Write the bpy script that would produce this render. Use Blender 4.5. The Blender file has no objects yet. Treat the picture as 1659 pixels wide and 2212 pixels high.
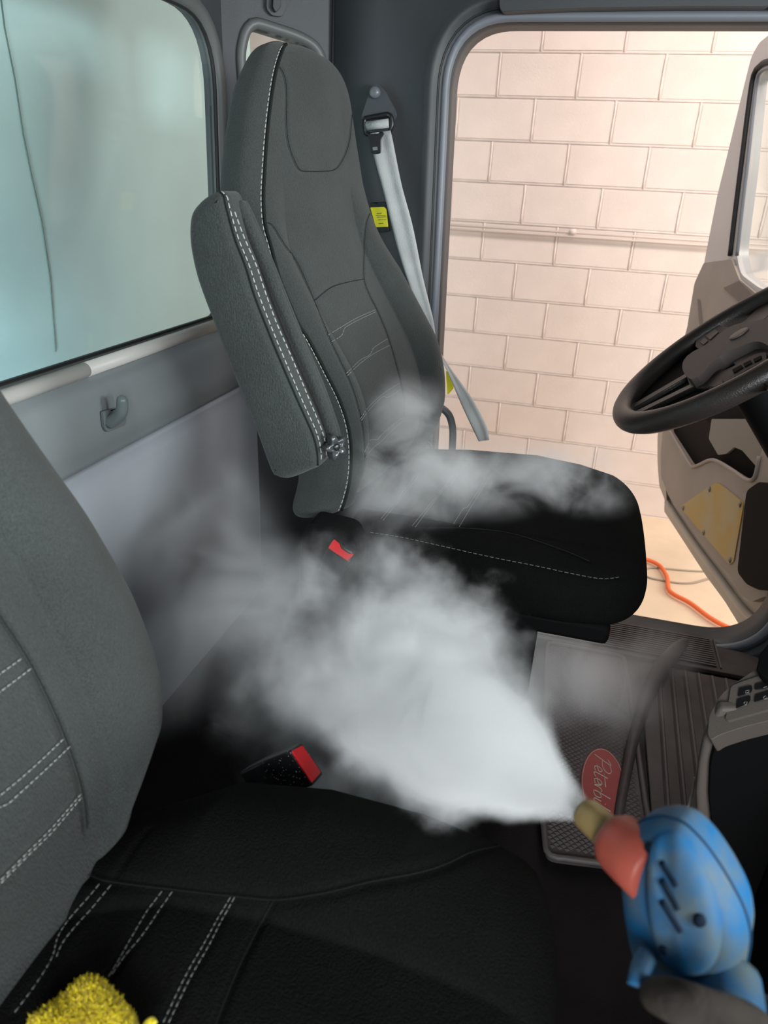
import bpy, bmesh, math, random
import numpy as np
from mathutils import Vector, Matrix
from mathutils.bvhtree import BVHTree
from mathutils.kdtree import KDTree
from mathutils.geometry import tessellate_polygon

scene = bpy.context.scene
COL = scene.collection
random.seed(4)
rng = np.random.default_rng(4)

# ------------------------------------------------------------------ camera
F = 1553.0
PP = np.array([829.5, 1106.0])
CAM = np.array([0.0, 0.0, 1.13])
AX = np.array([6680.0, 1047.0, -1550.0]); AX /= np.linalg.norm(AX)
AZ = np.array([168.0, -3374.0, -1550.0]); AZ -= (AZ @ AX) * AX; AZ /= np.linalg.norm(AZ)
AY = np.cross(AZ, AX)
RW = np.array([AX, AY, AZ])            # world = RW @ (right, down, forward)
cam_d = bpy.data.cameras.new('camera')
cam = bpy.data.objects.new('camera', cam_d)
COL.objects.link(cam)
right, down, fwd = RW[:, 0], RW[:, 1], RW[:, 2]
M = Matrix.Identity(4)
for i in range(3):
    M[i][0] = right[i]; M[i][1] = -down[i]; M[i][2] = -fwd[i]; M[i][3] = CAM[i]
cam.matrix_world = M
cam_d.sensor_fit = 'HORIZONTAL'
cam_d.sensor_width = 36.0
cam_d.lens = F / 1659.0 * 36.0
cam_d.clip_start = 0.02
cam_d.dof.use_dof = True
cam_d.dof.focus_distance = 1.35
cam_d.dof.aperture_fstop = 10.0
scene.camera = cam

# ------------------------------------------------------------------ world, lights, exposure
scene.view_settings.view_transform = 'Standard'
scene.view_settings.look = 'None'
scene.view_settings.gamma = 1.0
scene.view_settings.use_curve_mapping = False
scene.view_settings.exposure = 0.0
w = bpy.data.worlds.new('world'); scene.world = w; w.use_nodes = True
w.node_tree.nodes['Background'].inputs[0].default_value = (1.0, 0.95, 0.93, 1)
w.node_tree.nodes['Background'].inputs[1].default_value = 0.40
cy = scene.cycles
cy.volume_bounces = 4
cy.volume_step_rate = 1.0
cy.volume_max_steps = 256


def area(name, loc, target, sx, sy, power, color, spread=180):
    l = bpy.data.lights.new(name, 'AREA'); l.shape = 'RECTANGLE'; l.size = sx; l.size_y = sy
    l.energy = power; l.color = color; l.spread = math.radians(spread)
    o = bpy.data.objects.new(name, l); COL.objects.link(o)
    o.location = loc
    o.rotation_euler = (Vector(target) - Vector(loc)).to_track_quat('-Z', 'Y').to_euler()
    return o


area('windshield_daylight', (1.75, 0.25, 1.22), (-0.8, 1.0, 0.80), 1.3, 0.45, 68.0, (0.93, 1.0, 0.99))
area('passenger_door_daylight', (0.45, -1.2, 1.35), (-0.25, 1.0, 0.60), 0.8, 0.8, 40.0, (0.93, 0.98, 1.0))
area('garage_lamp', (0.9, 2.7, 2.75), (0.6, 4.3, 0.0), 2.2, 0.5, 66.0, (1.0, 0.88, 0.80))
area('garage_lamp', (2.4, 3.0, 0.6), (0.6, 4.0, -0.4), 1.0, 1.4, 30.0, (1.0, 0.88, 0.76))
area('cab_gap_fill', (-0.98, 0.45, 0.30), (-1.20, 1.35, 0.72), 0.15, 0.8, 22.0, (0.92, 1.0, 1.0))  # added hidden fill behind the rear wall, brightens the lower window view


# ------------------------------------------------------------------ geometry tools
def ray(px, py):
    return RW @ np.array([px - PP[0], py - PP[1], F])


def at(px, py, x=None, y=None, z=None):
    d = ray(px, py)
    t = (x - CAM[0]) / d[0] if x is not None else (y - CAM[1]) / d[1] if y is not None else (z - CAM[2]) / d[2]
    return CAM + t * d


def on_plane(px, py, p0, n):
    d = ray(px, py); n = np.asarray(n, float)
    return CAM + d * (((np.asarray(p0) - CAM) @ n) / (d @ n))


def deep(px, py, depth):
    return CAM + ray(px, py) / F * depth


def nrm(v):
    v = np.asarray(v, float); return v / max(np.linalg.norm(v), 1e-12)


ORG = {}


def empty(name, label, cat, loc, group=None, kind=None):
    o = bpy.data.objects.new(name, None); COL.objects.link(o)
    o.empty_display_size = 0.05
    o.location = loc
    ORG[o.name] = np.array(loc, float)
    tag(o, label, cat, group, kind)
    return o


def tag(o, label=None, cat=None, group=None, kind=None):
    if label: o['label'] = label
    if cat: o['category'] = cat
    if group: o['group'] = group
    if kind: o['kind'] = kind
    return o


def mk(name, V, Fc, mat, parent=None, smooth=True, label=None, cat=None, group=None, kind=None, bevel=0.0, seg=2):
    V = np.asarray(V, float)
    if parent is not None:
        org = ORG[parent.name]
    else:
        org = np.array([V[:, 0].mean(), V[:, 1].mean(), V[:, 2].min()])
    me = bpy.data.meshes.new(name)
    me.from_pydata((V - org).tolist(), [], [tuple(int(i) for i in f) for f in Fc])
    me.update()
    bm = bmesh.new(); bm.from_mesh(me)
    bmesh.ops.recalc_face_normals(bm, faces=bm.faces)
    bm.to_mesh(me); bm.free()
    if smooth:
        me.polygons.foreach_set('use_smooth', [True] * len(me.polygons))
    me.materials.append(mat)
    o = bpy.data.objects.new(name, me); COL.objects.link(o)
    if parent is not None:
        o.parent = parent
    else:
        o.location = org
    ORG[o.name] = org
    if bevel > 0:
        b = o.modifiers.new('bevel', 'BEVEL'); b.width = bevel; b.segments = seg; b.limit_method = 'ANGLE'
        b.angle_limit = math.radians(35)
        if smooth:
            b.harden_normals = False
            try:
                me.set_sharp_from_angle(angle=math.radians(50))
            except Exception:
                pass
    return tag(o, label, cat, group, kind)


class MB:
    def __init__(s): s.V = []; s.F = []

    def add(s, V, Fc):
        k = len(s.V); s.V += [tuple(v) for v in V]; s.F += [tuple(i + k for i in f) for f in Fc]; return s

    def box(s, c, size, R=None):
        c = np.array(c); h = np.array(size) / 2
        P = np.array([[a, b, d] for a in (-1, 1) for b in (-1, 1) for d in (-1, 1)]) * h
        if R is not None: P = P @ np.asarray(R).T
        return s.add(P + c, [(0, 1, 3, 2), (4, 6, 7, 5), (0, 4, 5, 1), (2, 3, 7, 6), (0, 2, 6, 4), (1, 5, 7, 3)])

    def tube(s, pts, r, n=8, closed=False, caps=True):
        V, Fc = tube_geo(pts, r, n, closed, caps); return s.add(V, Fc)

    def slab(s, outer, off, holes=()):
        V, Fc = slab_geo(outer, off, holes); return s.add(V, Fc)

    def lathe(s, prof, p0, axis, n=32):
        V, Fc = lathe_geo(prof, p0, axis, n); return s.add(V, Fc)

    def build(s, name, mat, parent=None, **k):
        return mk(name, s.V, s.F, mat, parent, **k)


def tube_geo(pts, r, n=8, closed=False, caps=True):
    P = np.asarray(pts, float); m = len(P)
    r = np.full(m, r) if np.isscalar(r) else np.asarray(r, float)
    T = np.roll(P, -1, 0) - np.roll(P, 1, 0)
    if not closed: T[0] = P[1] - P[0]; T[-1] = P[-1] - P[-2]
    T /= np.maximum(np.linalg.norm(T, axis=1, keepdims=True), 1e-9)
    u = nrm(np.cross(T[0], [0.31, 0.2, 0.93])); V = []; a = np.linspace(0, 2 * np.pi, n, endpoint=False)
    for i in range(m):
        u = nrm(u - (u @ T[i]) * T[i]); v = np.cross(T[i], u)
        V += list(P[i] + r[i] * (np.outer(np.cos(a), u) + np.outer(np.sin(a), v)))
    Fc = []
    for i in range(m if closed else m - 1):
        j = (i + 1) % m
        for k in range(n):
            l = (k + 1) % n; Fc.append((i * n + k, i * n + l, j * n + l, j * n + k))
    if caps and not closed:
        Fc.append(tuple(range(n))[::-1]); Fc.append(tuple((m - 1) * n + k for k in range(n)))
    return V, Fc


def slab_geo(outer, off, holes=()):
    loops = [[Vector(p) for p in outer]] + [[Vector(p) for p in h] for h in holes]
    tris = tessellate_polygon(loops)
    flat = [np.array(p) for l in loops for p in l]; N = len(flat); off = np.asarray(off, float)
    V = flat + [p + off for p in flat]
    Fc = [tuple(t) for t in tris] + [tuple(i + N for i in t[::-1]) for t in tris]
    k = 0
    for l in loops:
        m = len(l)
        for i in range(m):
            a = k + i; b = k + (i + 1) % m; Fc.append((a, b, b + N, a + N))
        k += m
    return V, Fc


def lathe_geo(prof, p0, axis, n=32):
    ax = nrm(axis); u = nrm(np.cross(ax, [0.3, 0.9, 0.1])); v = np.cross(ax, u); V = []
    a = np.linspace(0, 2 * np.pi, n, endpoint=False)
    for t, r in prof:
        V += list(np.asarray(p0) + ax * t + max(r, 1e-5) * (np.outer(np.cos(a), u) + np.outer(np.sin(a), v)))
    Fc = []; m = len(prof)
    for i in range(m - 1):
        for k in range(n):
            l = (k + 1) % n; Fc.append((i * n + k, i * n + l, (i + 1) * n + l, (i + 1) * n + k))
    Fc.append(tuple(range(n))[::-1]); Fc.append(tuple((m - 1) * n + k for k in range(n)))
    return V, Fc


def loft(rings, cap=True):
    R = np.asarray(rings); m, n, _ = R.shape; V = list(R.reshape(-1, 3)); Fc = []
    for i in range(m - 1):
        for k in range(n):
            l = (k + 1) % n; Fc.append((i * n + k, i * n + l, (i + 1) * n + l, (i + 1) * n + k))
    if cap:
        for i0 in (0, m - 1):
            V.append(R[i0].mean(0)); c = len(V) - 1
            for k in range(n):
                Fc.append((i0 * n + k, i0 * n + (k + 1) % n, c))
    return np.array(V), Fc


def smooth_poly(P, n=None, closed=False, step=None):
    """Catmull-Rom resample of a polyline (any dimension)"""
    P = np.asarray(P, float); m = len(P)
    out = []
    segs = m if closed else m - 1
    for i in range(segs):
        p1 = P[i]; p2 = P[(i + 1) % m]
        p0 = P[i - 1] if (i > 0 or closed) else 2 * p1 - p2
        p3 = P[(i + 2) % m] if (i + 2 < m or closed) else 2 * p2 - p1
        for t in np.linspace(0, 1, 16, endpoint=False):
            out.append(0.5 * ((2 * p1) + (-p0 + p2) * t + (2 * p0 - 5 * p1 + 4 * p2 - p3) * t * t + (-p0 + 3 * p1 - 3 * p2 + p3) * t ** 3))
    if not closed: out.append(P[-1])
    out = np.array(out)
    Q = np.vstack([out, out[:1]]) if closed else out
    L = np.concatenate([[0], np.cumsum(np.linalg.norm(np.diff(Q, axis=0), axis=1))])
    if step: n = max(3, int(L[-1] / step) + 1)
    if n is None: n = m * 6
    s = np.linspace(0, L[-1], n, endpoint=not closed)
    return np.stack([np.interp(s, L, Q[:, k]) for k in range(Q.shape[1])], 1)


def resamp(P, n, closed=True):
    P = np.asarray(P, float); Q = np.vstack([P, P[:1]]) if closed else P
    L_ = np.concatenate([[0], np.cumsum(np.linalg.norm(np.diff(Q, axis=0), axis=1))]); s_ = np.linspace(0, L_[-1], n, endpoint=not closed)
    return np.stack([np.interp(s_, L_, Q[:, k]) for k in range(Q.shape[1])], 1)


def rounded(P, r, n=5):
    """round corners of closed 2D/3D polygon, r scalar or list"""
    P = [np.asarray(p, float) for p in P]; out = []
    m = len(P)
    for i in range(m):
        a, b, c = P[i - 1], P[i], P[(i + 1) % m]
        rr = r[i] if isinstance(r, (list, tuple)) else r
        d1 = a - b; d2 = c - b; l = min(rr, np.linalg.norm(d1) * .45, np.linalg.norm(d2) * .45)
        s = b + nrm(d1) * l; e = b + nrm(d2) * l
        for t in np.linspace(0, 1, n): out.append((1 - t) ** 2 * s + 2 * t * (1 - t) * b + t * t * e)
    return np.array(out)


# ------------------------------------------------------------------ materials
def mat(name, col, rough=0.6, spec=0.5, metal=0.0, var=0.0, vscale=8.0, var_col=None, bump=0.0, bscale=300.0, sheen=0.0,
        weave=0.0, speck=0.0, trans=0.0, coat=0.0, brick=None):
    m = bpy.data.materials.new(name); m.use_nodes = True; nt = m.node_tree; N = nt.nodes; L = nt.links
    b = N['Principled BSDF']
    c4 = (*col, 1)
    b.inputs['Base Color'].default_value = c4
    b.inputs['Roughness'].default_value = rough
    b.inputs['Specular IOR Level'].default_value = spec
    b.inputs['Metallic'].default_value = metal
    b.inputs['Sheen Weight'].default_value = sheen
    b.inputs['Sheen Roughness'].default_value = 0.6
    b.inputs['Transmission Weight'].default_value = trans
    b.inputs['Coat Weight'].default_value = coat
    tc = N.new('ShaderNodeTexCoord')
    cur = None
    if var > 0 or var_col is not None:
        n1 = N.new('ShaderNodeTexNoise'); n1.inputs['Scale'].default_value = vscale; n1.inputs['Detail'].default_value = 6
        L.new(tc.outputs['Object'], n1.inputs['Vector'])
        rp = N.new('ShaderNodeValToRGB'); rp.color_ramp.elements[0].position = 0.35; rp.color_ramp.elements[1].position = 0.68
        vc = var_col if var_col is not None else tuple(x * (1 + var) for x in col)
        lo = col if var_col is not None else tuple(x * (1 - var) for x in col)
        rp.color_ramp.elements[0].color = (*lo, 1); rp.color_ramp.elements[1].color = (*vc, 1)
        L.new(n1.outputs['Fac'], rp.inputs['Fac']); cur = rp.outputs['Color']
    if speck > 0:
        n2 = N.new('ShaderNodeTexNoise'); n2.inputs['Scale'].default_value = 700; n2.inputs['Detail'].default_value = 2
        L.new(tc.outputs['Object'], n2.inputs['Vector'])
        mr = N.new('ShaderNodeMapRange'); mr.inputs[1].default_value = 0.3; mr.inputs[2].default_value = 0.7
        mr.inputs[3].default_value = 1 - speck; mr.inputs[4].default_value = 1 + speck
        L.new(n2.outputs['Fac'], mr.inputs[0])
        mx = N.new('ShaderNodeVectorMath'); mx.operation = 'SCALE'
        if cur is None:
            rgb = N.new('ShaderNodeRGB'); rgb.outputs[0].default_value = c4; cur = rgb.outputs[0]
        L.new(cur, mx.inputs[0]); L.new(mr.outputs[0], mx.inputs['Scale']); cur = mx.outputs[0]
    if cur is not None: L.new(cur, b.inputs['Base Color'])
    prev = None
    if bump > 0:
        n3 = N.new('ShaderNodeTexNoise'); n3.inputs['Scale'].default_value = bscale; n3.inputs['Detail'].default_value = 3
        L.new(tc.outputs['Object'], n3.inputs['Vector'])
        bp = N.new('ShaderNodeBump'); bp.inputs['Strength'].default_value = bump; bp.inputs['Distance'].default_value = 0.002
        L.new(n3.outputs['Fac'], bp.inputs['Height']); prev = bp
    if weave > 0:
        vo = N.new('ShaderNodeTexVoronoi'); vo.inputs['Scale'].default_value = 520
        mp = N.new('ShaderNodeMapping'); mp.inputs['Scale'].default_value = (1.0, 1.0, 0.45)
        L.new(tc.outputs['Object'], mp.inputs['Vector']); L.new(mp.outputs[0], vo.inputs['Vector'])
        b2 = N.new('ShaderNodeBump'); b2.inputs['Strength'].default_value = weave; b2.inputs['Distance'].default_value = 0.0015
        b2.invert = True
        L.new(vo.outputs['Distance'], b2.inputs['Height'])
        if prev: L.new(prev.outputs[0], b2.inputs['Normal'])
        prev = b2
    if prev: L.new(prev.outputs[0], b.inputs['Normal'])
    return m


m_fabric = mat('charcoal_seat_fabric', (0.034, 0.040, 0.0385), 0.92, 0.25, var=0.12, vscale=9, speck=0.35, weave=0.55, sheen=0.12)
m_fabric_shaded = mat('shaded_seat_fabric', (0.0075, 0.0075, 0.0073), 0.98, 0.06, var=0.12, vscale=9, speck=0.3, weave=0.5)  # same fabric as the backrests, cushion shade put into the colour
m_seam = mat('dark_seam_thread', (0.016, 0.019, 0.018), 0.9, 0.1)
m_thread = mat('pale_stitch_thread', (0.40, 0.43, 0.41), 0.8, 0.2)
m_thread_dim = mat('grey_stitch_thread', (0.22, 0.23, 0.22), 0.8, 0.2)
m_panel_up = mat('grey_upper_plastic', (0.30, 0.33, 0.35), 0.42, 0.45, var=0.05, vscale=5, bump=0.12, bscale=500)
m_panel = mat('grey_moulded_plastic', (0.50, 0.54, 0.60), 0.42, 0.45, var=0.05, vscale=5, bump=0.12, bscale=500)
m_panel_dark = mat('dark_trim_plastic', (0.048, 0.052, 0.058), 0.5, 0.4, var=0.06, vscale=5, bump=0.15, bscale=450)
m_seal = mat('black_rubber_seal', (0.012, 0.013, 0.015), 0.55, 0.4)
m_frame = mat('grey_rubber_window_frame', (0.10, 0.105, 0.105), 0.45, 0.45)
m_sealgrey = mat('blue_grey_door_seal', (0.16, 0.17, 0.20), 0.45, 0.5)
m_bead = mat('pale_window_bead', (0.84, 0.81, 0.78), 0.4, 0.45)
m_black = mat('black_plastic', (0.012, 0.012, 0.014), 0.32, 0.5)
m_blackmat = mat('matt_black_plastic', (0.005, 0.005, 0.0055), 0.75, 0.12)
m_red = mat('red_button_plastic', (0.85, 0.012, 0.02), 0.35, 0.5)
m_yellow = mat('yellow_label_paper', (0.85, 0.78, 0.03), 0.6, 0.3)
m_print = mat('black_print', (0.03, 0.03, 0.02), 0.7, 0.2)
m_webbing = mat('grey_belt_webbing', (0.40, 0.41, 0.41), 0.75, 0.3, var=0.08, vscale=20, weave=0.4)
m_metal = mat('steel', (0.5, 0.5, 0.5), 0.3, 0.5, metal=1.0)
m_block = mat('pink_white_painted_block', (0.73, 0.635, 0.59), 0.6, 0.35, var=0.05, vscale=5, bump=0.35, bscale=90)
m_mortar = mat('painted_mortar', (0.77, 0.68, 0.635), 0.7, 0.3, var=0.05, vscale=20, bump=0.4, bscale=120)
m_ground = mat('pale_concrete', (0.66, 0.52, 0.38), 0.6, 0.35, var_col=(0.78, 0.62, 0.46), vscale=3.5, bump=0.2, bscale=60)
m_rubber = mat('brown_grey_rubber', (0.060, 0.050, 0.050), 0.55, 0.4, var=0.25, vscale=14, bump=0.2, bscale=220)
m_rubber_lt = mat('dusty_rubber_rim', (0.10, 0.085, 0.085), 0.55, 0.4)
m_floor = mat('black_vinyl_floor', (0.007, 0.0055, 0.006), 0.55, 0.2, var=0.3, vscale=10, bump=0.4, bscale=200)
m_emblem = mat('red_emblem', (0.28, 0.035, 0.035), 0.5, 0.4)
m_emblem_w = mat('pale_emblem_line', (0.42, 0.33, 0.28), 0.5, 0.4)
m_door = mat('taupe_door_plastic', (0.34, 0.29, 0.26), 0.5, 0.4, var=0.06, vscale=6, bump=0.15, bscale=400)
m_doormetal = mat('cream_door_paint', (0.50, 0.44, 0.38), 0.4, 0.5, var=0.06, vscale=6)
m_doorframe = mat('silver_grey_door_frame', (0.55, 0.53, 0.54), 0.35, 0.5)
m_ply = mat('tan_cover_plate', (0.46, 0.36, 0.20), 0.5, 0.4, var_col=(0.50, 0.32, 0.08), vscale=9)
m_wheel = mat('black_leather_rim', (0.028, 0.023, 0.021), 0.36, 0.5, bump=0.35, bscale=420)
m_hub = mat('dusty_hub_cover', (0.15, 0.125, 0.12), 0.6, 0.35, bump=0.3, bscale=500)
m_console = mat('taupe_console_plastic', (0.15, 0.125, 0.11), 0.5, 0.4, bump=0.3, bscale=450)
m_hose = mat('orange_hose', (0.90, 0.17, 0.05), 0.5, 0.4)
m_cable = mat('grey_cable', (0.36, 0.30, 0.24), 0.6, 0.3)
m_gun = mat('worn_blue_plastic', (0.010, 0.15, 0.38), 0.6, 0.3, var_col=(0.12, 0.17, 0.19), vscale=48, bump=0.1, bscale=90)
m_collar = mat('coral_collar', (0.62, 0.13, 0.09), 0.42, 0.5, var=0.08, vscale=30)
m_nozzle = mat('tan_brass_nozzle', (0.52, 0.36, 0.15), 0.42, 0.5, var=0.12, vscale=60)
m_hand = mat('dark_grey_brown_glove', (0.075, 0.062, 0.055), 0.8, 0.2, var=0.2, vscale=40, bump=0.4, bscale=200)
m_towel = mat('yellow_microfibre', (0.96, 0.78, 0.02), 0.95, 0.1, var=0.15, vscale=40, bump=0.6, bscale=350, sheen=0.3)
m_body = mat('pale_teal_truck_body', (0.44, 0.61, 0.63), 0.35, 0.5, var=0.05, vscale=3, bump=0.05, bscale=30)
m_crack = mat('dark_panel_joint', (0.10, 0.14, 0.13), 0.7, 0.3)
m_hook = mat('grey_hook_plastic', (0.20, 0.24, 0.25), 0.3, 0.5)
m_badge = mat('tan_badge', (0.20, 0.17, 0.145), 0.45, 0.4)
m_icon = mat('pale_icon_print', (0.45, 0.42, 0.38), 0.5, 0.3)


def glass(name, tint, rough, refl=1.0):
    m = bpy.data.materials.new(name); m.use_nodes = True; nt = m.node_tree; nt.nodes.clear(); L = nt.links
    out = nt.nodes.new('ShaderNodeOutputMaterial'); mx = nt.nodes.new('ShaderNodeMixShader')
    tr = nt.nodes.new('ShaderNodeBsdfTransparent'); tr.inputs[0].default_value = (*tint, 1)
    gl = nt.nodes.new('ShaderNodeBsdfGlossy'); gl.inputs['Roughness'].default_value = rough
    fr = nt.nodes.new('ShaderNodeFresnel'); fr.inputs[0].default_value = 1.5
    mu = nt.nodes.new('ShaderNodeMath'); mu.operation = 'MULTIPLY'; mu.inputs[1].default_value = refl
    ge = nt.nodes.new('ShaderNodeNewGeometry'); inv = nt.nodes.new('ShaderNodeMath'); inv.operation = 'SUBTRACT'; inv.inputs[0].default_value = 1.0
    m2 = nt.nodes.new('ShaderNodeMath'); m2.operation = 'MULTIPLY'
    L.new(ge.outputs['Backfacing'], inv.inputs[1]); L.new(inv.outputs[0], m2.inputs[1])
    L.new(fr.outputs[0], mu.inputs[0]); L.new(mu.outputs[0], m2.inputs[0]); L.new(m2.outputs[0], mx.inputs[0]); L.new(tr.outputs[0], mx.inputs[1]); L.new(gl.outputs[0], mx.inputs[2])
    L.new(mx.outputs[0], out.inputs[0])
    return m


m_glass = glass('window_glass', (0.94, 0.97, 0.96), 0.06, 1.0)

# ------------------------------------------------------------------ GARAGE (outside the far door)
WY = 4.33
GZ = 1.762 - 12 * 0.203
wall = MB().box((0.9, WY + 0.07, GZ + 2.0), (6.0, 0.12, 4.0)).build('wall_far', m_mortar, smooth=False)
tag(wall, kind='structure')
bw, bh, gp = 0.406, 0.203, 0.009
bmb = MB().box((0, 0, 0), (bw - gp, 0.03, bh - gp))
b0 = None
org = ORG[wall.name]
for r in range(-3, 12):
    zc = GZ + (11 - r + 0.5) * bh
    for k in range(-3, 11):
        xc = -0.603 + bw * (k + (0.5 if r % 2 == 0 else 0.0)) + (0.0 if r % 2 == 0 else 0.0)
        xc += 0.0
        if xc < -1.9 or xc > 3.6: continue
        if b0 is None:
            V = np.array(bmb.V)
            me = bpy.data.meshes.new('block'); me.from_pydata(V.tolist(), [], bmb.F); me.update()
            bm = bmesh.new(); bm.from_mesh(me)
            bmesh.ops.recalc_face_normals(bm, faces=bm.faces)
            front = [e for e in bm.edges if all(v.co.y < 0 for v in e.verts)]
            bmesh.ops.bevel(bm, geom=front, offset=0.006, segments=2, affect='EDGES')
            bm.to_mesh(me); bm.free(); me.materials.append(m_block)
            b0 = bpy.data.objects.new('block', me)
            o = b0
        else:
            o = b0.copy()
        COL.objects.link(o); o.parent = wall
        o.location = Vector((xc, WY + 0.021 + random.uniform(-.0015, .0015), zc)) - Vector(org)
mj = MB(); mh = MB()
for r in range(-3, 12):
    zc = GZ + (11 - r) * bh
    mh.tube([(-1.9, WY + .0085, zc), (3.6, WY + .0085, zc)], .0042, 6)
    for k in range(-3, 11):
        xc = -0.603 + bw * (k + (0.0 if r % 2 == 0 else .5))
        jt = [(xc + random.uniform(-.0015, .0015), WY + .0062, zc + bh * t) for t in np.linspace(.02, .98, 5)]
        mj.tube(jt, .0052, 6)
mj.build('mortar_bead', m_mortar, wall, kind='stuff'); mh.build('mortar_bead', m_mortar, wall, kind='stuff')
ground = MB().box((0.9, 2.3, GZ - 0.05), (6.0, 4.2, 0.1)).build('garage_floor', m_ground, smooth=False)
tag(ground, kind='structure')
cz = 0.925
cond = MB().tube([(-1.6, WY - 0.022, cz), (3.4, WY - 0.022, cz)], 0.0065, 10).tube([(-1.6, WY - 0.020, cz - .021), (3.4, WY - 0.02, cz - .021)], 0.006, 8)
cond = cond.build('conduit_pipe', m_block, label='thin painted conduit pipe running along the pink block wall', cat='pipe')
MB().lathe([(-.018, .010), (-.018, .014), (.018, .014), (.018, .010)], at(1237, 500, y=WY - .022), (1, 0, 0), 14).build('pipe_coupling', m_block, cond)

gz = GZ + 0.012
hp = smooth_poly([at(*p, z=gz) for p in [(1340, 1200), (1375, 1209), (1400, 1213), (1425, 1226), (1440, 1250), (1443, 1275), (1456, 1288), (1490, 1306), (1530, 1336), (1570, 1358), (1620, 1374)]], step=0.02)
hp[:, 2] = GZ + 0.021
MB().tube(hp, 0.011, 10).build('orange_hose', m_hose, label='orange hose snaking across the pale garage floor', cat='hose')
hp = smooth_poly([at(*p, z=gz) for p in [(1560, 1232), (1500, 1231), (1440, 1226), (1405, 1224), (1391, 1232), (1400, 1244), (1430, 1251), (1470, 1257), (1500, 1256), (1530, 1248), (1560, 1243)]], step=0.02)
hp[:, 2] = GZ + 0.005
MB().tube(hp, 0.005, 8).build('grey_cable', m_cable, label='thin grey cable looped on the garage floor beside the orange hose', cat='cable')

# ------------------------------------------------------------------ TRUCK BODY behind the rear window
tb = MB().box((-1.22, 0.9, 1.0), (0.04, 3.4, 2.2)).build('truck_body', m_body, smooth=False,
    label='pale teal truck body panel seen through the rear window', cat='truck body')
jp = [on_plane(x, y, (-1.199, 0, 0), (1, 0, 0)) for x, y in [(-10, -100), (10, 60), (32, 170), (50, 290), (68, 380), (90, 480), (108, 600), (120, 760)]]
MB().tube(jp, 0.0016, 6).build('panel_joint', m_crack, tb)

# ------------------------------------------------------------------ CAB SHELL
def struct(o): o['kind'] = 'structure'; return o


SY = 1.85
struct(MB().box((0.15, 0.72, -0.03), (2.0, 2.46, 0.06)).build('floor', m_floor, smooth=False))
struct(MB().box((0.15, 0.72, 1.72), (2.1, 2.5, 0.05)).build('ceiling', m_panel_dark, smooth=False))
# dash and firewall side
struct(MB().box((1.16, 0.72, 0.45), (0.06, 2.4, 0.98)).build('wall_front', m_panel_dark, smooth=False))
# passenger side wall around its open door
PYY = -0.47
struct(MB().box((-0.62, PYY, 0.85), (0.5, 0.06, 1.72)).box((0.92, PYY, 0.85), (0.5, 0.06, 1.72)).box((0.15, PYY, 1.60), (1.2, 0.06, 0.2)).build('wall_right', m_panel_dark, smooth=False))

# rear wall with window 1 opening
XR = -0.85
y0, y1 = -0.50, 1.70
win_l, win_r, win_b, win_t = -0.20, 1.652, 0.815, 1.428
hole = rounded([(win_l, win_b), (win_r - .02, win_b), (win_r, win_t), (win_l, win_t)], [.05, .03, .14, .14], 10)
hole3 = [(XR, a, b) for a, b in hole]
outer = [(XR, y0, 0.77), (XR, y1, 0.77), (XR, y1, 1.70), (XR, y0, 1.70)]
wr = MB().slab(outer, (-0.022, 0, 0), [hole3]).build('wall_rear', m_panel_dark, smooth=False)
struct(wr)
prof = [(-0.848, 0.80), (-0.835, 0.792), (-0.815, 0.782), (-0.806, 0.768), (-0.803, 0.75), (-0.80, 0.70), (-0.80, 0.652), (-0.806, 0.644)]
prof2 = [(-0.812, 0.640), (-0.806, 0.634), (-0.803, 0.60), (-0.80, 0.3), (-0.80, 0.0)]


def extr(profile, ya, yb, x_back):
    P = list(profile); P = P + [(x_back, P[-1][1]), (x_back, P[0][1])]
    return [(a, ya, b) for a, b in P], (0, yb - ya, 0)


o_, off = extr(prof, y0, 1.72, -0.86)
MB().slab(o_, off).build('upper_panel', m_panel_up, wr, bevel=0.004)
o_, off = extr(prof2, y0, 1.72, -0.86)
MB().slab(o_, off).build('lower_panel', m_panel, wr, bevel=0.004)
# window frame
wf = empty('window_1', None, None, (XR, 0.7, win_b), kind='structure')
lp = resamp([(XR, a, b) for a, b in hole], 170)
ctr = lp.mean(0)


def offs(L_, d, dx=0.0):
    """offset closed loop in the yz plane outward by d"""
    T = np.roll(L_, -1, 0) - np.roll(L_, 1, 0); T /= np.linalg.norm(T, axis=1, keepdims=True)
    nn = np.stack([np.zeros(len(T)), T[:, 2], -T[:, 1]], 1)
    if ((L_ - L_.mean(0)) * nn).sum() < 0: nn = -nn
    Q = L_ + nn * d; Q[:, 0] += dx
    return Q


rings = np.stack([offs(lp, -.004, -.004), offs(lp, -.004, .010), offs(lp, .006, .020), offs(lp, .020, .021), offs(lp, .030, .012), offs(lp, .032, -.005)])
V, Fc = loft(rings, cap=False)
mk('window_frame', V, Fc, m_frame, wf)
MB().tube(offs(lp, -.004, .006), 0.0045, 8, closed=True).build('window_seal', m_seal, wf)
hole_s = offs(lp, 0.0, -.006)
MB().slab(hole_s, (-0.005, 0, 0)).build('pane', m_glass, wf, smooth=False)
# pale bead along the bottom
ya = at(165, 790, x=XR)[1]
for a, b in ((-0.3, ya - .0008), (ya + .0008, 1.60)):
    MB().tube([(XR + .017, a, win_b - .012), (XR + .017, b, win_b - .012)], 0.0135, 14).build('bead', m_bead, wf)

# oblique corner panel with the small window 2
P0 = np.array([XR, 1.70, 0.0]); CD = nrm(np.array([0.21, 0.15, 0.0])); CN = np.array([CD[1], -CD[0], 0.0])


def cpl(s, z, off=0.0): return P0 + CD * s + CN * off + np.array([0, 0, z])


def csz(px, py):
    p = on_plane(px, py, P0, CN); return np.array([(p - P0) @ CD, p[2]])


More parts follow.
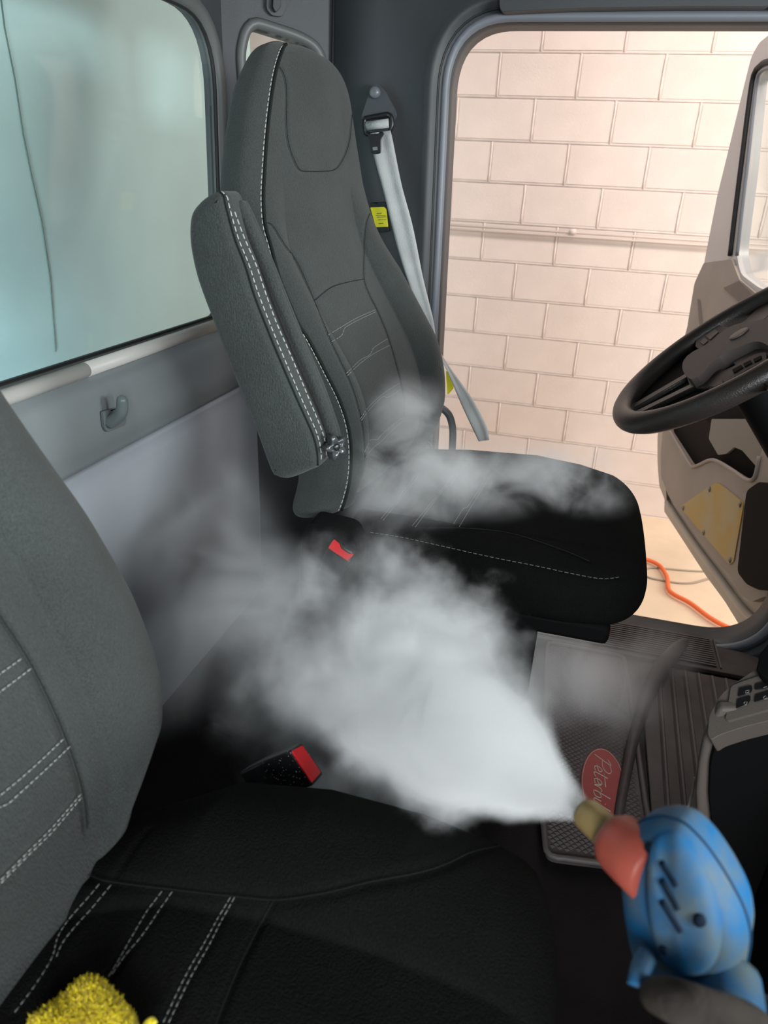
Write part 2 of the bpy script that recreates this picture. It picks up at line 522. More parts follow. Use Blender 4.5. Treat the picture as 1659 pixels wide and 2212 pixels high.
c2 = [csz(*p) for p in [(529.5, 116), (539, 75), (551, 60), (640, 88), (680, 110), (700, 180), (700, 260), (540, 260)]]
c2 = resamp(rounded(c2, 0.02, 6), 80)
CL = 0.258
outer = [cpl(0, 0), cpl(CL, 0), cpl(CL, 1.70), cpl(0, 1.70)]
wc = MB().slab(outer, -CN * 0.05, [[cpl(a, b) for a, b in c2]]).build('wall_corner', m_panel_dark, smooth=False)
struct(wc)
w2 = empty('window_2', None, None, cpl(0.1, 1.3), kind='structure')


def offs2(L2, d):
    T = np.roll(L2, -1, 0) - np.roll(L2, 1, 0); T /= np.linalg.norm(T, axis=1, keepdims=True)
    nn = np.stack([T[:, 1], -T[:, 0]], 1)
    if ((L2 - L2.mean(0)) * nn).sum() < 0: nn = -nn
    return L2 + nn * d


rings = np.stack([[cpl(*q, h) for q in offs2(c2, d)] for d, h in ((0, -.03), (0, .006), (.006, .012), (.016, .012), (.021, .005), (.022, -.002))])
V, Fc = loft(rings, cap=False)
mk('window_frame', V, Fc, m_frame, w2)
MB().slab([cpl(a, b, -.02) for a, b in offs2(c2, .001)], -CN * .004).build('pane', m_glass, w2, smooth=False)

# side wall with the far door opening
ox0, ox1, oz0, oz1 = -0.350, 0.63, 0.005, 1.455
sk = 0.035   # jamb leans
op = rounded([(ox0 + .02, oz0), (ox1 - .02, oz0), (ox1, oz1), (ox0 - .02, oz1)], [.06, .16, .12, .13], 14)
op = resamp([(a, SY, b) for a, b in op], 240)


def offy(L_, d, dy=0.0):
    T = np.roll(L_, -1, 0) - np.roll(L_, 1, 0); T /= np.linalg.norm(T, axis=1, keepdims=True)
    nn = np.stack([T[:, 2], np.zeros(len(T)), -T[:, 0]], 1)
    if ((L_ - L_.mean(0)) * nn).sum() < 0: nn = -nn
    Q = L_ + nn * d; Q[:, 1] += dy
    return Q


lo_, hi_ = (-0.645, -0.02), (1.15, 1.70)
outr = offy(op, .05)
c_ = op.mean(0); rect = []
for p in outr:
    d = p - c_; ts = []
    for k, (lo, hi) in ((0, (lo_[0], hi_[0])), (2, (lo_[1], hi_[1]))):
        if abs(d[k]) > 1e-9: ts.append(((hi if d[k] > 0 else lo) - c_[k]) / d[k])
    rect.append(c_ + d * max(1.0, min(ts)))
rect = np.array(rect); rect[:, 1] = SY - .012
mid = 0.5 * (rect + offy(op, .06))
mid[:, 1] = SY - .012
outer_b = rect.copy(); outer_b[:, 1] = SY + .09
rings = np.stack([outer_b, rect, mid, offy(op, .055, -.014), offy(op, .045, -.022), offy(op, .034, -.020), offy(op, .026, -.006), offy(op, .012, .0), offy(op, 0.0, .03), offy(op, -.002, .09)])
V, Fc = loft(rings, cap=False)
n_ = len(op)
Fc += [(9 * n_ + k, 9 * n_ + (k + 1) % n_, (k + 1) % n_, k) for k in range(n_)]
ws = mk('wall_left', V, Fc, m_panel_dark); struct(ws)
MB().tube(offy(op, .010, .004), 0.010, 10, closed=True).build('door_seal', m_sealgrey, ws)
MB().tube(offy(op, .026, -.004), 0.004, 8, closed=True).build('door_seal_lip', m_seal, ws)
# header panel over the door
hp_ = [(-0.262, 1.464), (-0.10, 1.470), (0.10, 1.472), (0.262, 1.471), (0.300, 1.66), (-0.285, 1.66)]
MB().slab([(a, SY - .014, b) for a, b in rounded(hp_, .012, 4)], (0, -.034, 0)).build('header_panel', m_panel_dark, ws, bevel=.010, seg=4)
MB().slab([(a, SY - .014, b) for a, b in rounded([(0.272, 1.469), (0.60, 1.464), (0.60, 1.66), (0.310, 1.66)], .012, 4)], (0, -.042, 0)).build('header_panel', m_panel_dark, ws, bevel=.010, seg=4)
# seam between corner and pillar trims
MB().tube([(-0.642, SY - .013, 0.9), (-0.642, SY - .013, 1.69)], 0.003, 6).build('trim_seam', m_seal, ws)
# yellow sticker on the jamb, lower
q = [at(*p, y=SY + .01) for p in [(957, 800), (968, 806), (970, 838), (960, 850)]]
MB().slab([v + np.array([0.012, 0, 0]) for v in q], (-0.004, -.002, 0)).build('sticker', m_yellow, ws, smooth=False)

# upper hook and coat hook
def coat_hook():
    e = empty('coat_hook', 'grey plastic coat hook on the rear wall below the window', 'hook', (-0.80, 1.11, 0.69))
    X = -0.799
    q = [at(*p, x=X) for p in [(217, 888), (250, 880), (268, 905), (265, 918), (227, 933), (220, 925)]]
    MB().slab(rounded(q, .005, 4), (0.006, 0, 0)).build('base_plate', m_hook, e, bevel=.002)
    pts = smooth_poly([at(236, 912, x=X + .005), at(252, 903, x=X + .022), at(262, 890, x=X + .034), at(264, 872, x=X + .038), at(262, 856, x=X + .040)], n=24)
    t = np.linspace(0, 1, 24); r = .0125 - .003 * t
    r[-3:] *= [.95, .8, .45]
    MB().tube(pts, r, 14).build('hook_arm', m_hook, e)


coat_hook()


def upper_hook():
    p = at(590, 8, x=-0.76)
    e = empty('garment_clip', 'dark plastic clip high on the corner trim above the small window', 'hook', p)
    a = [csz(*q) for q in [(573, -12), (612, -12), (617, 15), (607, 38), (585, 36), (573, 22)]]
    MB().slab([cpl(*q, .004) for q in rounded(a, .006, 4)], CN * .010).build('clip_base', m_panel_dark, e, bevel=.003)
    s = [csz(*q) for q in [(585, -10), (600, -8), (600, 20), (590, 32), (583, 20)]]
    MB().slab([cpl(*q, .014) for q in rounded(s, .003, 3)], CN * .016).build('clip_tongue', m_black, e, bevel=.003)


upper_hook()


# ------------------------------------------------------------------ SEAT TOOLS
def ring_section(uL, uR, T, b, crown, n_exp=3.6, N=300, seam_l=0.55, seam_r=0.55, asym=0.0):
    """closed cross-section in (u, w); front is w=0, back w=-T, bolsters rise by b"""
    th = np.linspace(0, 2 * np.pi, 1600, endpoint=False)
    c, s = np.cos(th), np.sin(th)
    U = np.sign(c) * np.abs(c) ** (2 / n_exp); W = np.sign(s) * np.abs(s) ** (2 / n_exp)
    uc, hw = (uL + uR) / 2, (uR - uL) / 2
    u = uc + hw * U; wv = -T / 2 + T / 2 * W
    fr = np.clip(W, 0, 1) ** 2
    sm = np.where(U < 0, seam_l, seam_r)
    t = np.clip((np.abs(U) - sm) / np.maximum(1 - sm, 1e-3), 0, 1)
    bol = b * (np.sin(np.pi * np.minimum(t * .95, 1)) ** .6)
    wv = wv + fr * (bol + crown * (1 - np.clip(np.abs(U) / np.maximum(sm, .01), 0, 1) ** 2))
    P = np.stack([u, wv], 1)
    Q = np.vstack([P, P[:1]])
    d = np.linalg.norm(np.diff(Q, axis=0), axis=1)
    d = d * np.where(W > -0.2, 2.4, 1.0)
    Ls = np.concatenate([[0], np.cumsum(d)]); ss = np.linspace(0, Ls[-1], N, endpoint=False)
    return np.stack([np.interp(ss, Ls, Q[:, k]) for k in range(2)], 1)


def cap_fac(v, v0, v1, h0, h1, p=2.6):
    f = np.ones_like(v)
    a = np.clip((v0 + h0 - v) / h0, 0, 1); f = f * (1 - a ** p) ** (1 / p)
    a = np.clip((v - (v1 - h1)) / h1, 0, 1); f = f * (1 - a ** p) ** (1 / p)
    return np.maximum(f, 0.02)


class Surf:
    def __init__(s, V, Fc):
        s.V = np.array(V, float); s.F = Fc
        s.bvh = BVHTree.FromPolygons([tuple(v) for v in s.V], s.F)

    def project(s, pts, step=3.0, lift=0.0):
        """project a pixel polyline on the surface; returns list of runs of (point, normal)"""
        P = smooth_poly(pts, step=step) if len(pts) > 2 else np.array([np.array(pts[0]) + (np.array(pts[1]) - np.array(pts[0])) * t for t in np.linspace(0, 1, 2 + int(np.linalg.norm(np.array(pts[1], float) - pts[0]) / step))])
        runs = []; cur = []
        for x, y in P:
            d = ray(x, y); h, nn, i, dist = s.bvh.ray_cast(Vector(CAM), Vector(d))
            if h is None:
                if len(cur) > 2: runs.append(cur)
                cur = []; continue
            h = np.array(h); nn = np.array(nn)
            if nn @ d > 0: nn = -nn
            if cur and np.linalg.norm(h - cur[-1][0]) > 0.05:
                if len(cur) > 2: runs.append(cur)
                cur = []
            cur.append((h + nn * lift, nn))
        if len(cur) > 2: runs.append(cur)
        return runs

    def groove(s, runs, depth=0.003, sig=0.0035):
        pts = [(p, n) for r in runs for p, n in r]
        if not pts: return
        dense = []
        for r in runs:
            for (a, na), (b, nb) in zip(r[:-1], r[1:]):
                for t in (0, .5): dense.append((a + (b - a) * t, na))
        kd = KDTree(len(dense))
        for i, (p, n) in enumerate(dense): kd.insert(Vector(p), i)
        kd.balance()
        lo = np.min([p for p, n in dense], 0) - .02; hi = np.max([p for p, n in dense], 0) + .02
        idx = np.where(((s.V > lo) & (s.V < hi)).all(1))[0]
        for i in idx:
            co, j, dist = kd.find(Vector(s.V[i]))
            if dist < sig * 3:
                s.V[i] -= dense[j][1] * depth * math.exp(-(dist / sig) ** 2)


def dash_mesh(runs, dash=.0065, gap=.0030, r=.0009, mb=None):
    mb = mb or MB()
    for run in runs:
        P = np.array([p for p, n in run]); L = np.concatenate([[0], np.cumsum(np.linalg.norm(np.diff(P, axis=0), axis=1))])
        s = 0
        while s + dash < L[-1]:
            q = [np.array([np.interp(s + t * dash, L, P[:, k]) for k in range(3)]) for t in (0, .5, 1)]
            mb.tube(q, r, 5); s += dash + gap
    return mb


def line_mesh(runs, r, mb=None, n=6):
    mb = mb or MB()
    for run in runs:
        P = np.array([p for p, n_ in run])
        P = smooth_poly(P, step=.004) if len(P) > 3 else P
        mb.tube(P, r, n)
    return mb


# ------------------------------------------------------------------ DRIVER SEAT (far side)
psi, rec = math.radians(8), math.radians(14)
cp_, sp_, ca_, sa_ = math.cos(psi), math.sin(psi), math.cos(rec), math.sin(rec)
SO = np.array([-0.36, 1.2, 0.6])
SN = np.array([ca_ * cp_, -ca_ * sp_, sa_])
SU = np.array([sp_, cp_, 0.0])
SV = np.cross(SN, SU); SV = SV if SV[2] > 0 else -SV


def suv(px, py, w=0.0):
    p = on_plane(px, py, SO + SN * w, SN) - SO
    return p @ SU, p @ SV


Lpx = [(604, 108), (589, 157), (578, 224), (570, 300), (565, 374), (563, 430), (567, 486), (580, 534), (597, 598), (619, 654), (640, 700), (664, 738), (701, 809), (727, 861), (744, 910), (752, 955), (753, 1004), (748, 1048), (735, 1093), (720, 1122)]
Rpx = [(742, 120), (755, 180), (766, 240), (775, 300), (787, 370), (797, 430), (812, 500), (838, 560), (872, 625), (900, 680), (925, 730), (940, 780), (946, 830), (942, 880), (925, 940)]
L_uv = np.array([suv(x, y, .015 if y < 500 else .03) for x, y in Lpx]); R_uv = np.array([suv(x, y, -.01) for x, y in Rpx])
iL = np.argsort(L_uv[:, 1]); iR = np.argsort(R_uv[:, 1])
vtop = max(suv(620, 92)[1], suv(690, 96)[1]) - .004
vbot = L_uv[:, 1].min() - .02
NV = 250
tv = np.linspace(0, 1, NV)
vs = vbot + (vtop - vbot) * (tv - 0.035 * np.sin(2 * np.pi * tv) / 1.0)
vs = np.sort(np.clip(vs, vbot, vtop))


def sm(x, k=9):
    xp = np.pad(x, k, mode='edge'); return np.convolve(xp, np.ones(2 * k + 1) / (2 * k + 1), mode='same')[k:-k]


uL = sm(np.interp(vs, L_uv[iL, 1], L_uv[iL, 0])); uR = sm(np.interp(vs, R_uv[iR, 1], R_uv[iR, 0]))
zrel = (vs - vbot) / (vtop - vbot)
T_ = np.interp(zrel, [0, .15, .5, .8, 1], [.085, .095, .085, .078, .07])
bol = np.interp(zrel, [0, .1, .3, .5, .62, .72, 1], [.03, .045, .052, .042, .018, .0, .0])
cfac = cap_fac(vs, vbot, vtop, .05, .085)
rings = []
for i, v in enumerate(vs):
    c = (uL[i] + uR[i]) / 2; f = cfac[i]
    hwf = 0.30 + 0.70 * f if v > (vbot + vtop) / 2 else .55 + .45 * f
    l = c + (uL[i] - c) * hwf; r = c + (uR[i] - c) * hwf
    T = T_[i] * (0.12 + 0.88 * f)
    s = ring_section(l - .004, r, T, bol[i], .006, n_exp=4.2, seam_l=.58, seam_r=.55)
    wo = -(T_[i] - T) * .45
    rings.append(SO + np.outer(s[:, 0], SU) + np.outer(s[:, 1] + wo, SN) + v * SV)
V, Fc = loft(rings)
back = Surf(V, Fc)
ds = empty('driver_seat', 'charcoal high-back driver seat with folded armrest, by the open door', 'seat', (-0.15, 1.33, 0.0))
piping = back.project([(618, 96), (610, 108), (595, 157), (584, 224), (576, 300), (571, 374), (569, 430), (573, 486), (586, 534), (603, 598), (625, 654), (645, 700), (670, 738), (707, 809), (733, 861), (750, 910), (758, 955), (759, 1004), (754, 1048), (741, 1093), (726, 1122)], 4)
stitch = back.project([(613, 98), (604, 108), (589, 157), (578, 224), (570, 300), (565, 374), (563, 430), (567, 486), (580, 534), (597, 598), (619, 654), (640, 700), (664, 738), (701, 809), (727, 861), (744, 910), (752, 955), (753, 1004), (748, 1048), (735, 1093), (716, 1125)], 4, .0006)
head = back.project([(604, 144), (613, 160), (619, 190), (619, 262), (622, 300), (628, 325), (639, 352), (649, 367), (665, 370), (698, 370), (722, 367), (735, 355), (748, 329), (756, 300), (759, 273), (763, 224)], 4)
s_l = back.project([(574, 481), (583, 482), (592, 490), (612, 523), (641, 564), (664, 613), (679, 650), (697, 692), (716, 738), (735, 778), (755, 820), (772, 869), (785, 929), (789, 989)], 4)
s_r = back.project([(808, 446), (796, 470), (790, 495), (787, 542), (787, 602), (800, 640), (814, 667), (840, 731), (862, 809), (873, 862), (874, 899)], 4)
s_x = back.project([(679, 650), (716, 621), (754, 609), (786, 603)], 4)
back.groove(piping, .0012, .003)
for rn in (head, s_l, s_r, s_x): back.groove(rn, .0035, .004)
mk('backrest', back.V, back.F, m_fabric, ds)
line_mesh(head, .0005).build('headrest_seam', m_seam, ds)
line_mesh(s_l + s_r + s_x, .0005).build('panel_seam', m_seam, ds)
line_mesh([[(p + n * .0005, n) for p, n in r] for r in piping], .0026).build('piping', m_seam, ds)
dash_mesh(stitch).build('stitching', m_thread, ds, kind='stuff')
dbl = MB()
for pl in ([(709, 723), (739, 705), (772, 686), (813, 668)], [(716, 738), (733, 728), (739, 722), (743, 710), (750, 704), (772, 692), (814, 672)],
           [(748, 806), (776, 779), (796, 768), (802, 760), (806, 752), (815, 745), (838, 731)], [(750, 811), (780, 783), (810, 762), (843, 745)],
           [(778, 905), (795, 880), (828, 850), (865, 826)], [(780, 908), (797, 885), (820, 862), (829, 856), (838, 858), (866, 841)],
           [(787, 977), (798, 953), (804, 949), (815, 949), (825, 938), (850, 916), (873, 899)], [(789, 989), (805, 968), (821, 955), (850, 926), (873, 906)]):
    rn = back.project(pl, 3, .0005); back.groove(rn, .001, .003)
    dash_mesh(rn, .008, .0012, .0007, dbl)
dbl.build('cross_stitching', m_thread_dim, ds, kind='stuff')

# armrest folded up on the near side
AP = 0.905
a_out = [(688, 1008), (664, 1022), (619, 1039), (594, 1035), (578, 1018), (541, 918), (492, 798), (447, 682), (417, 598), (402, 523), (404, 467), (420, 440), (445, 420), (468, 412), (483, 422), (490, 448), (507, 516), (530, 576), (548, 635), (574, 703), (604, 776), (642, 862), (675, 936), (686, 974)]
P2 = smooth_poly([at(x, y, y=AP) for x, y in a_out], closed=True, n=220)
cen = P2.mean(0)
# inflate: rings from near face centre outward, over the edge, to the far side
Tn = np.roll(P2, -1, 0) - np.roll(P2, 1, 0); Tn /= np.linalg.norm(Tn, axis=1, keepdims=True)
nn = np.stack([Tn[:, 2], np.zeros(len(Tn)), -Tn[:, 0]], 1)
if ((P2 - cen) * nn).sum() < 0: nn = -nn
W_A = 0.062
rs = []
for d, yy in ((-.014, .0), (-.008, .002), (-.003, .007), (-.0005, .013), (0, .020), (0, .035), (0, .048), (-.002, .054), (-.006, .059), (-.012, W_A)):
    Q = P2 + nn * d; Q[:, 1] += yy; rs.append(Q)
V, Fc = loft(rs, cap=False)
for i0 in (0, len(rs) - 1):
    tr_ = tessellate_polygon([[Vector(p) for p in rs[i0]]])
    Fc += [tuple(i0 * 220 + k for k in (t if i0 == 0 else t[::-1])) for t in tr_]
arm = Surf(V, Fc)
seam1 = arm.project([(472, 413), (483, 422), (489, 448), (508, 516), (531, 576), (549, 635), (575, 703), (605, 776), (642, 862), (675, 936), (685, 974), (687, 1005)], 4)
arm.groove(seam1, .002, .003)
am = mk('armrest', arm.V, arm.F, m_fabric, ds)
sh = lambda pl, d: [(x + d, y) for x, y in pl]
st1 = arm.project([(478, 414), (490, 426), (495, 448), (513, 512), (537, 572), (556, 631), (582, 699), (612, 772), (649, 858), (682, 932), (692, 970), (693, 1000)], 4, .0006)
st2 = arm.project([(506, 458), (526, 512), (552, 572), (572, 631), (597, 699), (629, 772), (665, 858), (695, 932), (703, 965), (704, 990)], 4, .0006)
dash_mesh(st1).build('stitching', m_thread, am, kind='stuff')
dash_mesh(st2).build('stitching', m_thread, am, kind='stuff')
line_mesh(seam1, .0011).build('seam', m_seam, am)
# zipped fold strips on the forward side
for k, (a, b) in enumerate((((522, 455), (713, 985)), ((530, 470), (722, 975)))):
    base = [(512, 440), (524, 462), (548, 516), (578, 590), (609, 668), (642, 748), (680, 836), (712, 928), (716, 960)]
    pts = smooth_poly([at(x + 4 + 7 * k, y, y=AP + .045 + .012 * k) for x, y in base], n=60)
    MB().tube(pts, .0085 - .001 * k, 10).build('fold', m_fabric, am)
# star knob
kc = at(727, 966, y=0.925)
kn = nrm(np.array([0.80, -0.62, 0.15])); ku = nrm(np.cross(kn, [0, 0, 1])); kv = np.cross(kn, ku)
pr = []
for i in range(80):
    a = 2 * np.pi * i / 80; r = .0150 + .0042 * math.cos(5 * a)
    pr.append((math.cos(a) * r, math.sin(a) * r))
rs = [[kc + kn * h + (ku * a + kv * b) * s_ for a, b in pr] for h, s_ in ((-.016, .5), (-.012, .96), (-.010, 1.0), (0, 1.0), (.002, .96), (.003, .6), (.0005, .42), (.0, .2))]
V, Fc = loft(rs)
kb = mk('knob', V, Fc, mat('glossy_dark_knob', (0.045, 0.05, 0.055), .22, .6), am)
MB().lathe([(-.03, .008), (-.01, .008)], kc, kn, 16).build('knob_shaft', m_black, am)
MB().lathe([(.0005, .0055), (.002, .005), (.0028, .003)], kc, kn, 16).build('knob_cap', m_black, am)


# driver cushion
def cushion(tab, y_c, N=260, NX=180, groove_runs=(), n_exp=3.4, seam=.62, front_h=.06, back_h=.03, crown=.004, seam_l=None):
    xs_t, hl, hr, zt, th, bo = [np.array(c, float) for c in zip(*tab)]
    t = np.linspace(0, 1, NX)
    xs = xs_t[0] + (xs_t[-1] - xs_t[0]) * (t + .06 * np.sin(2 * np.pi * t) / 2 - .05 * np.sin(np.pi * t) * (1 - t))
    xs = np.sort(np.clip(xs, xs_t[0], xs_t[-1]))
    xs = np.concatenate([xs[:-1], xs_t[-1] - np.array([.004, .002, .0008, 0])]) if True else xs
    xs = np.unique(xs)
    f = cap_fac(xs, xs_t[0], xs_t[-1], back_h, front_h, 2.4)
    out = []
    for i, x in enumerate(xs):
        g = lambda a: np.interp(x, xs_t, a)
        c = .5 * (g(hr) + g(hl)); l = c + (g(hl) - c) * (.62 + .38 * f[i]); r = c + (g(hr) - c) * (.62 + .38 * f[i])
        T = g(th) * (.15 + .85 * f[i]); s = ring_section(l, r, T, g(bo) * f[i], crown, n_exp=n_exp, N=N, seam_l=seam_l or seam, seam_r=seam)
        zo = -(g(th) - T) * .5
        out.append(np.stack([np.full(N, x), s[:, 0], g(zt) + s[:, 1] + zo], 1))
    return loft(out)


tab = [(-.36, 1.09, 1.58, .575, .13, .01), (-.20, 1.06, 1.61, .580, .13, .02), (-.05, 1.045, 1.635, .582, .13, .018), (.05, 1.05, 1.63, .580, .13, .010), (.12, 1.07, 1.60, .578, .13, .004), (.180, 1.10, 1.55, .572, .125, .0)]
V, Fc = cushion(tab, 1.33, front_h=.07)
cu = Surf(V, Fc)
g1 = cu.project([(800, 1150), (865, 1160), (912, 1170), (1055, 1202), (1161, 1223), (1240, 1240), (1300, 1250), (1342, 1246)], 4)
g2 = cu.project([(900, 1140), (988, 1140), (1076, 1147), (1140, 1162), (1224, 1191), (1273, 1212)], 4)
cu.groove(g2, .003, .004); cu.groove(g1, .002, .003)
mk('seat_cushion', cu.V, cu.F, m_fabric_shaded, ds)
line_mesh(g2, .0009).build('panel_seam', m_seam, ds)
dash_mesh(g1, r=.0006).build('stitching', m_thread_dim, ds, kind='stuff')
cm = MB()
for pl in ([(823, 1121), (882, 1048), (901, 1022)], [(827, 1125), (886, 1052), (905, 1026)], [(891, 1136), (962, 1048), (968, 1040), (981, 1024)], [(897, 1139), (958, 1058), (974, 1048), (987, 1026)],
           [(980, 1132), (1000, 1100), (1012, 1092), (1052, 1030)], [(992, 1138), (1030, 1075), (1058, 1030)]):
    dash_mesh(cu.project(pl, 3, .0005), .008, .0012, .0006, cm)
cm.build('cross_stitching', m_thread_dim, ds, kind='stuff')
# pedestal, side cover, handles
MB().box((-.16, 1.34, .225), (.34, .38, .43)).build('pedestal', m_blackmat, ds, bevel=.02, seg=3)
MB().box((-.10, 1.34, .435), (.46, .46, .04)).build('seat_pan', m_blackmat, ds, bevel=.01)
qs = [at(x, y, y=1.02) for x, y in [(655, 1150), (668, 1128), (700, 1135), (760, 1150), (775, 1200), (770, 1300), (650, 1300), (648, 1240)]]
MB().slab(rounded(qs, .015, 5), (0, .05, 0)).build('side_cover', m_blackmat, ds, bevel=.012, seg=4)
hq = smooth_poly([(0.03, 1.10, .445), (0.075, 1.085, .435), (0.105, 1.09, .43), (0.12, 1.12, .435)], n=24)
hq = smooth_poly([at(*p, y=1.12) for p in [(1185, 1346), (1192, 1354), (1205, 1361), (1222, 1366), (1237, 1364), (1242, 1357), (1243, 1346)]], n=30)
MB().tube(hq, .0042, 10).build('slide_handle', m_black, ds)
hq = smooth_poly([at(*p, y=1.66) for p in [(935, 872), (955, 882), (970, 897), (977, 920), (978, 945), (976, 985)]], n=30)
MB().tube(hq, .0088, 12).build('grab_bar', m_panel_dark, ds)
rk = at(905, 975, y=1.63)
MB().lathe([(-.02, .030), (.0, .034), (.014, .032), (.016, .026)], rk, (0.1, -1, .1), 28).build('recline_knob', m_black, ds)

# ------------------------------------------------------------------ PASSENGER SEAT (foreground)
ps = empty('passenger_seat', 'charcoal fabric passenger seat in the foreground, pale double stitching', 'seat', (-0.15, 0.28, 0.0))
rec2 = math.radians(12)
PN = np.array([math.cos(rec2), 0, math.sin(rec2)]); PU = np.array([0, 1.0, 0]); PV = np.array([-math.sin(rec2), 0, math.cos(rec2)])
PO = np.array([-0.355, 0.0, 0.60])


def puv(px, py, w=0.0):
    p = on_plane(px, py, PO + PN * w, PN) - PO
    return p @ PU, p @ PV


Epx = [(0, 845), (60, 935), (115, 1015), (200, 1130), (270, 1250), (310, 1325), (340, 1400), (362, 1460), (372, 1520), (371, 1580), (355, 1632), (325, 1682), (290, 1720), (262, 1752), (240, 1785)]
E_uv = np.array([puv(x, y, .005) for x, y in Epx]); iE = np.argsort(E_uv[:, 1])
vb, vt = E_uv[:, 1].min() - .07, .80
NV = 220
vs = np.linspace(vb, vt, NV)
pc = 0.255
vx = np.concatenate([[vb], E_uv[iE, 1], [.50, .60, .80]]); ux = np.concatenate([[E_uv[iE[0], 0] - .09], E_uv[iE, 0], [.425, .41, .38]])
uR = sm(np.interp(vs, vx, ux), 5); uR = uR + .044; uL = 2 * pc - uR
cf = cap_fac(vs, vb, vt, .03, .09)
rings = []
for i, v in enumerate(vs):
    f = cf[i]; c = pc; hwf = .3 + .7 * f
    T = .13 * (.2 + .8 * f); b = np.interp(v, [vb, 0, .15, .3, .5, .8], [.0, .028, .045, .035, .0, .0])
    s = ring_section(c + (uL[i] - c) * hwf, c + (uR[i] - c) * hwf, T, b, .004, n_exp=2.9, N=280, seam_l=.56, seam_r=.56)
    rings.append(PO + np.outer(s[:, 0], PU) + np.outer(s[:, 1] - (.13 - T) * .4, PN) + v * PV)
V, Fc = loft(rings)
pb = Surf(V, Fc)
b1 = pb.project([(-20, 1300), (0, 1330), (35, 1382), (70, 1440), (110, 1520), (140, 1590), (165, 1660), (182, 1730), (188, 1790)], 4)
pb.groove(b1, .004, .005)
sts = []
for pl in ([(-20, 1470), (0, 1455), (55, 1416)], [(-20, 1510), (0, 1494), (68, 1443)], [(-10, 1730), (0, 1718), (40, 1685), (85, 1645), (142, 1591)],
           [(-20, 1750), (0, 1743), (18, 1735), (40, 1715), (95, 1665), (151, 1612)], [(-10, 1915), (0, 1902), (60, 1840), (110, 1790), (178, 1711)], [(-10, 1922), (0, 1909), (62, 1846), (113, 1796), (180, 1717)]):
    rn = pb.project(pl, 4, .0004); pb.groove(rn, .0018, .004); sts.append(rn)
mk('backrest', pb.V, pb.F, m_fabric, ps)
mbs = MB()
for rn in sts: dash_mesh(rn, .0042, .0016, .00045, mbs)
mbs.build('stitching', m_thread, ps, kind='stuff')
line_mesh(b1, .0006).build('panel_seam', m_seam, ps)

tab = [(-.40, .03, .455, .540, .12, .00), (-.33, .03, .500, .555, .12, .016), (-.27, .03, .545, .556, .12, .036), (-.18, .03, .563, .556, .12, .042), (-.08, .03, .562, .556, .12, .036), (0.0, .03, .552, .553, .12, .022), (.04, .035, .54, .550, .12, .010), (.068, .05, .51, .545, .11, .0)]
V, Fc = cushion(tab, .28, seam=.30, seam_l=.62, front_h=.05, n_exp=3.0)
pcush = Surf(V, Fc)
t1 = pcush.project([(150, 1875), (200, 1893), (240, 1905), (400, 1925), (520, 1938), (590, 1944), (650, 1938), (720, 1925), (800, 1905), (900, 1886), (960, 1868), (1020, 1840), (1080, 1827)], 5)
t2 = pcush.project([(590, 1946), (555, 2010), (520, 2080), (490, 2150), (465, 2215), (440, 2280)], 5)
t3 = pcush.project([(240, 1905), (262, 1872), (290, 1830), (320, 1790)], 5)
pcush.groove(t1, .0035, .006); pcush.groove(t2, .003, .004); pcush.groove(t3, .002, .004)
sts = []
for pl in ([(215, 1910), (190, 1940), (150, 1985), (125, 2025), (112, 2070), (75, 2130), (30, 2190)], [(240, 1912), (200, 1960), (140, 2030), (117, 2080)],
           [(350, 1925), (320, 1965), (290, 2015), (250, 2085), (225, 2125)], [(372, 1926), (345, 1965), (322, 2000), (300, 2030), (270, 2065), (235, 2115)],
           [(498, 1938), (470, 1985), (440, 2040), (400, 2110), (350, 2215)], [(507, 1938), (478, 1990), (450, 2045), (410, 2115), (362, 2215)]):
    rn = pcush.project(pl, 4, .0004); pcush.groove(rn, .0018, .004); sts.append(rn)
mk('seat_cushion', pcush.V, pcush.F, m_fabric_shaded, ps)
mbs = MB()
for rn in sts: dash_mesh(rn, .0042, .0016, .0004, mbs)
mbs.build('stitching', m_thread_dim, ps, kind='stuff')
line_mesh(t1 + t2, .0004).build('panel_seam', m_seam, ps)
MB().box((-.16, .28, .21), (.36, .40, .42)).build('pedestal', m_blackmat, ps, bevel=.02, seg=3)


# ------------------------------------------------------------------ BUCKLES
def buckle(name, label, face, Yp, outer_px, red_px, notch_px, body_dir, length, grit=False):
    pc_ = at(*face, y=Yp)
    out = [at(x, y, y=Yp) for x, y in outer_px]
    n = nrm(np.cross(out[1] - out[0], out[2] - out[1]))
    d = CAM - pc_
    if n @ d < 0: n = -n
    # tilt face plane: intersect pixels with a plane whose normal follows body_dir
    fn = nrm(-np.asarray(body_dir, float))
    O3 = [on_plane(x, y, pc_, fn) for x, y in outer_px]
    e = empty(name, label, 'buckle', pc_ + np.asarray(body_dir) * length)
    o = rounded(O3, .004, 5)
    c = o.mean(0)
    bd = nrm(body_dir)
    rs = [c + (o - c) * .90 + fn * .0015, c + (o - c) * .97 + fn * .0012, o + bd * .001, o + bd * .006, c + (o - c) * 1.02 + bd * length * .5, c + (o - c) * .9 + bd * length]
    V, Fc = loft(rs); mk('housing', V, Fc, m_black, e)
    R3 = [on_plane(x, y, pc_ + fn * .0016, fn) for x, y in red_px]
    MB().slab(rounded(R3, .0025, 4), fn * .002).build('release_button', m_red, e, bevel=.0008)
    if notch_px:
        N3 = [on_plane(x, y, pc_ + fn * .0018, fn) for x, y in notch_px]
        MB().slab(rounded(N3, .001, 3), fn * .0008).build('latch_slot', m_black, e)
    return e


